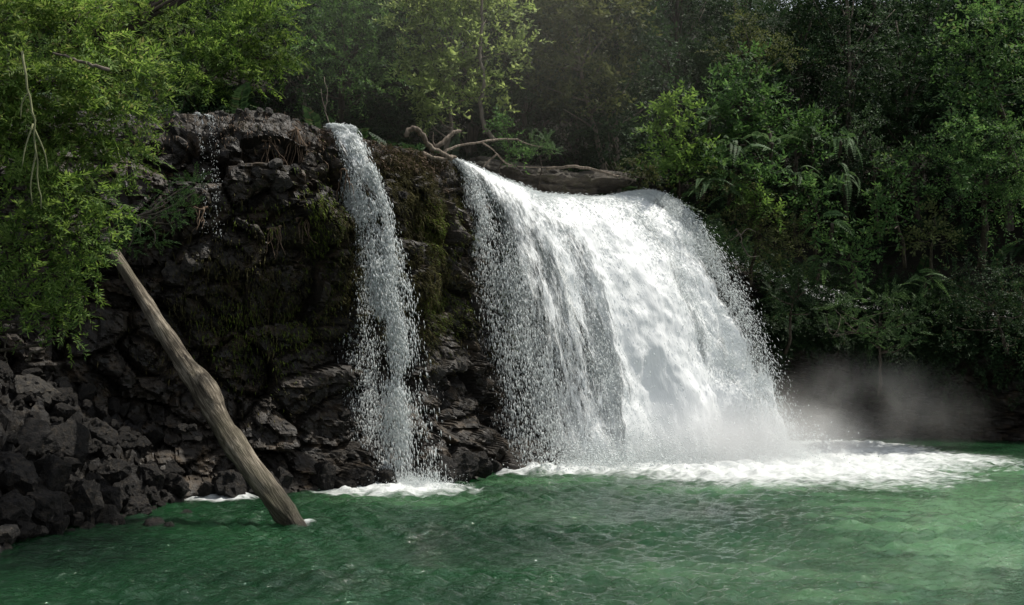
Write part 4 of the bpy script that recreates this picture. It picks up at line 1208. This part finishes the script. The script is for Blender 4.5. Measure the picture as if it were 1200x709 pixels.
# ------------------------------------------------------------------ trees behind the rim
A = 27.0
custom_tree("leafy_tree", (-7.6, 27.5, 7.2), [(210, 30, 26, 36), (250, 15, 26.3, 40), (230, 70, 25.5, 34), (275, 50, 25.8, 38), (310, 30, 26, 34), (320, 65, 26, 26), (280, 90, 25.5, 28), (240, 105, 25, 22), (215, 100, 25, 24), (330, 85, 26, 14), (300, 100, 25.6, 14), (200, 65, 25.4, 24), (340, 68, 26, 9), (300, -10, 26.3, 40), (260, 75, 25.5, 28)], T_TUFT + T_FEATHER, M['leaf_left'], M['bark'], "mid green tree standing behind the cliff rim next to the big overhanging tree", "tree", 300, 210, .14, (1.0, 1.5), .2, hub=P(265, 50, 26.2))
custom_tree("leafy_tree", (-4.4, 31, 7.4), [(360, 20, 30, 34), (390, 40, 30, 34), (420, 20, 30.3, 34), (370, 70, 29.5, 28), (410, 80, 29.5, 30), (440, 60, 30, 30), (350, 95, 29.3, 22), (390, 110, 29, 22), (430, 105, 29.3, 24), (460, 100, 29.5, 20), (450, 30, 30.3, 28), (400, -10, 30.3, 40)], T_SMALL, M['leaf_mid'], M['bark'], "shaded grey-green tree between the mid green tree and the sunlit pale tree", "tree", 170, 211, .14, (1.0, 1.5), .15, hub=P(405, 60, 30))
custom_tree("leafy_tree", P(520, 178, 28.5), [(500, 20, 28, 16), (520, 40, 28, 20), (495, 60, 28, 16), (510, 80, 27.8, 20), (535, 15, 28.2, 24), (550, 50, 28.2, 20), (530, 85, 28, 20), (505, 110, 27.6, 18), (490, 95, 27.6, 12), (540, 115, 28, 18), (515, 135, 27.6, 16), (555, 85, 28.2, 14), (570, 20, 28.5, 20), (545, -10, 28.4, 28), (585, 60, 28.5, 14), (470, 35, 28, 14), (480, 10, 28, 16), (600, 20, 28.5, 18), (590, 95, 28.4, 14), (610, 55, 28.6, 14), (520, -20, 28.2, 30), (575, 110, 28.2, 14), (478, 75, 27.8, 10), (498, 140, 27.6, 10), (500, 5, 28, 14)], T_BROAD, M['leaf_pale'], M['bark_pale'], "sunlit pale green tree behind the driftwood with loose airy leaves", "tree", 300, 212, .06, (.9, 1.4), .1, hub=P(530, 60, 28.2))
custom_tree("leafy_tree", (2.6, 31.6, 6.0), [(630, 30, 30, 26), (660, 15, 30, 28), (690, 35, 30.3, 28), (650, 65, 30, 24), (680, 80, 30, 26), (715, 60, 30.5, 26), (700, 110, 30, 20), (640, 100, 29.8, 16), (730, 20, 30.6, 26), (660, 125, 29.8, 16), (725, 100, 30.5, 18), (620, 65, 30, 12), (670, -20, 30.2, 36)], T_BROAD, M['leaf_olive'], M['bark_pale'], "dull olive broad-leaved tree above the long flat boulder", "tree", 190, 213, .09, (1.0, 1.6), .15, hub=P(675, 60, 30.2))
stick("bent_sapling", [(580, 165, 28.0), (566, 145, 27.9), (563, 120, 27.9), (567, 95, 27.9), (562, 60, 28), (565, 25, 28), (563, -20, 28)], .055, .03, M['bark_pale'], "thin bent bare trunk rising beside the sunlit pale tree", "tree", 24, 15)
stick("bare_sapling", [(386, 145, 25.5), (381, 130, 25.5), (384, 112, 25.5), (380, 90, 25.6)], .016, .008, M['bark_pale'], "thin bare sapling standing at the top of the slim fall", "tree", 12, 16, twigs=[[(382, 130, 25.5), (378, 118, 25.5), (376, 104, 25.5)]])

GF = "trees of the shaded forest slope"
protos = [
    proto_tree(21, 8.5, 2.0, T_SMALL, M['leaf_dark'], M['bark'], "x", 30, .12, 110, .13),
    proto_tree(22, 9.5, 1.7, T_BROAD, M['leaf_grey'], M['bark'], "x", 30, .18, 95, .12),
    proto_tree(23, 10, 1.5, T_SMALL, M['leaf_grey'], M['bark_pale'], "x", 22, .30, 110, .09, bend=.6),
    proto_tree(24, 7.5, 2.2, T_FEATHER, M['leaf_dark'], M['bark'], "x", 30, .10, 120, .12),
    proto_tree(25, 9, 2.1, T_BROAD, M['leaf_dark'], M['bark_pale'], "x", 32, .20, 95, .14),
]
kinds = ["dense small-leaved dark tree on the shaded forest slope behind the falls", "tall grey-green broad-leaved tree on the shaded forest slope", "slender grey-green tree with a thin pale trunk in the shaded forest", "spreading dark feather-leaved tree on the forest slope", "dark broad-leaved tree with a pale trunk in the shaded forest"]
fr = np.random.default_rng(8)
first = set()
spots = []
for row, (d, step, off) in enumerate([(31.5, 66, 0), (35, 74, 30), (39.5, 84, 10), (45, 84, 50), (50, 100, 15)]):
    for px in np.arange(-60 + off, 1330, step):
        x = px + fr.normal(0, 12)
        if row == 0 and (x < 590 or 760 < x): continue
        if row == 1 and x < 330 and d < 30: continue
        dd = d + fr.normal(0, .8)
        if x > 760: dd = max(dd, 36.0)
        spots.append((x, dd, row))
for x, d, row in spots:
    X = (x - 600) / F * d
    k = fr.choice([0, 1, 2, 3, 4], p=[.25, .2, .2, .15, .2]) if not (590 < x < 780) else fr.choice([1, 2, 2, 4])
    z = ground_z(X, d)
    s = fr.uniform(.8, 1.15)
    if row == 0: s *= .8
    p = protos[k]
    if k not in first:
        first.add(k); c = p; c.location = (X, d, z); c.rotation_euler = (0, 0, fr.uniform(0, 6.28)); c.scale = (s, s, s); c["label"] = kinds[k]; c["group"] = GF + " " + str(["a", "b", "c", "d", "e"][k]) if False else kinds[k].split(" on ")[0] + "s"
    else:
        c = dup(p, (X, d, z), fr.uniform(0, 6.28), s * np.array([1, 1, fr.uniform(.9, 1.15)]), kinds[k], kinds[k].split(" on ")[0] + "s", (fr.normal(0, .05), fr.normal(0, .05)))
for k, p in enumerate(protos):
    if k not in first: bpy.data.objects.remove(p)

# undergrowth: one sheet of leafy cover over the soil of the slope
ur = np.random.default_rng(12)
hv = HV[(HV[:, 1] > 20) & (HV[:, 1] < 60) & (np.abs(HV[:, 0]) < 26)]
nearw = 1 / (1 + ((np.linalg.norm(hv[:, :2] - np.array([0, 26]), axis=1)) / 9) ** 2)
i = pick(nearw, 5200, ur)
# keep the stream bed behind the lip clear
pos = hv[i] + ur.normal(0, .25, (len(i), 3)) * np.array([1, 1, .15]) + np.array([0, 0, .05])
pxs, pys = px_of(pos)
ok = ~((pxs > 500) & (pxs < 770) & (pos[:, 1] < 30.2)) & ~((pxs > 190) & (pxs < 520) & (pys > 128 + .0 * pxs) & (pos[:, 1] < 24.5))
pos = pos[ok]
dirs = ur.normal(0, .6, (len(pos), 3)) + np.array([.1, -.35, .55])
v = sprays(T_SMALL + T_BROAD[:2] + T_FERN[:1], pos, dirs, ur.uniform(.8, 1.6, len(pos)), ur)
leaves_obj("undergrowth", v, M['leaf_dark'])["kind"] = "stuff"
# leafy cover on the far right bank wall
wb = ((vx > 890) & (vx < 1330) & (vert[:, 2] > .7)).astype(float) * (.15 + sstep(-.2, .5, mz)) * sstep(.6, 2.2, vert[:, 2]) + 1.6 * ((vert[:, 0] > 4.2) & (vert[:, 2] > 2.4) & (vx < 1330) & ((wn[:, 2] > .3) | (vx > 880))) * (1 + 1.2 * (vx > 1060))
i = pick(wb, 12000, ur)
pos = vert[i] + wn[i] * ur.uniform(0, .35, (len(i), 1)) + np.array([0, 0, 1]) * (ur.random((len(i), 1)) ** 2 * .6) * (wn[i][:, 2:3] > .3)
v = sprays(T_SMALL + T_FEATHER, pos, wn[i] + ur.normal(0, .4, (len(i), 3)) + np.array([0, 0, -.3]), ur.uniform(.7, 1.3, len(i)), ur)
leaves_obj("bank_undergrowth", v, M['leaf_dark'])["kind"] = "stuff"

# ------------------------------------------------------------------ mist over the foot of the main fall
def mist(name, c, r, dens, ns=.8, lo=.42, hi=.75):
    import bmesh
    me = bpy.data.meshes.new(name); bm = bmesh.new(); bmesh.ops.create_icosphere(bm, subdivisions=3, radius=1); bm.to_mesh(me); bm.free()
    o = link(name, me, mist_mat(name, dens, ns, lo, hi), None, c); o.scale = r; o["kind"] = "stuff"
    return o
mist("mist", P(990, 490, 29.2), (3.9, 2.2, 1.8), .62, .8, .38, .85)
mist("mist", P(925, 505, 27.6), (2.2, 1.3, 1.3), .8, 1.2, .36, .8)
mist("sunlit_haze", P(570, 20, 27.0), (7.0, 3.8, 5.0), .013, .3, -.5, .6)
mist("spray_mist", P(830, 520, 25.8), (3.8, 1.9, 1.25), 1.7, .9, .25, .7)

# ------------------------------------------------------------------ light
w = bpy.data.worlds.new("World"); SC.world = w; w.use_nodes = True
nt = w.node_tree
bg = nt.nodes["Background"]
sky = nt.nodes.new("ShaderNodeTexSky"); sky.sky_type = 'NISHITA'; sky.sun_disc = False
to_sun = norm(np.array([.40, .18, .90]))
el = math.asin(to_sun[2]); az = math.atan2(to_sun[0], to_sun[1])
sky.sun_elevation = el; sky.sun_rotation = az
sky.air_density = 1.0; sky.dust_density = 1.5
hz = nt.nodes.new('ShaderNodeHueSaturation'); hz.inputs['Saturation'].default_value = .32; nt.links.new(sky.outputs[0], hz.inputs['Color']); nt.links.new(hz.outputs[0], bg.inputs[0]); bg.inputs[1].default_value = .15
sun = bpy.data.lights.new("sun", 'SUN'); sun.energy = 4.8; sun.angle = math.radians(.5); sun.color = (1.0, .95, .86)
so = bpy.data.objects.new("sun", sun); COL.objects.link(so); so.location = (0, 0, 40)
so.rotation_euler = Vector((-to_sun[0], -to_sun[1], -to_sun[2])).to_track_quat('-Z', 'Y').to_euler()

cam = bpy.data.cameras.new("camera"); cam.sensor_width = 36; cam.lens = F / 1200 * 36; cam.clip_end = 2000
co = bpy.data.objects.new("camera", cam); COL.objects.link(co); co.location = (0, 0, CAM_Z); co.rotation_euler = (math.pi / 2 + PITCH, 0, 0)
SC.camera = co
SC.view_settings.view_transform = 'Standard'; SC.view_settings.look = 'None'; SC.view_settings.gamma = 1; SC.view_settings.exposure = .12
SC.render.engine = 'CYCLES'
cy = SC.cycles
cy.max_bounces = 8; cy.diffuse_bounces = 3; cy.glossy_bounces = 3; cy.transmission_bounces = 4; cy.transparent_max_bounces = 24; cy.volume_bounces = 1
cy.use_denoising = True; cy.volume_step_rate = 2.0
cy.sample_clamp_indirect = 6
try: cy.use_light_tree = True
except Exception: pass
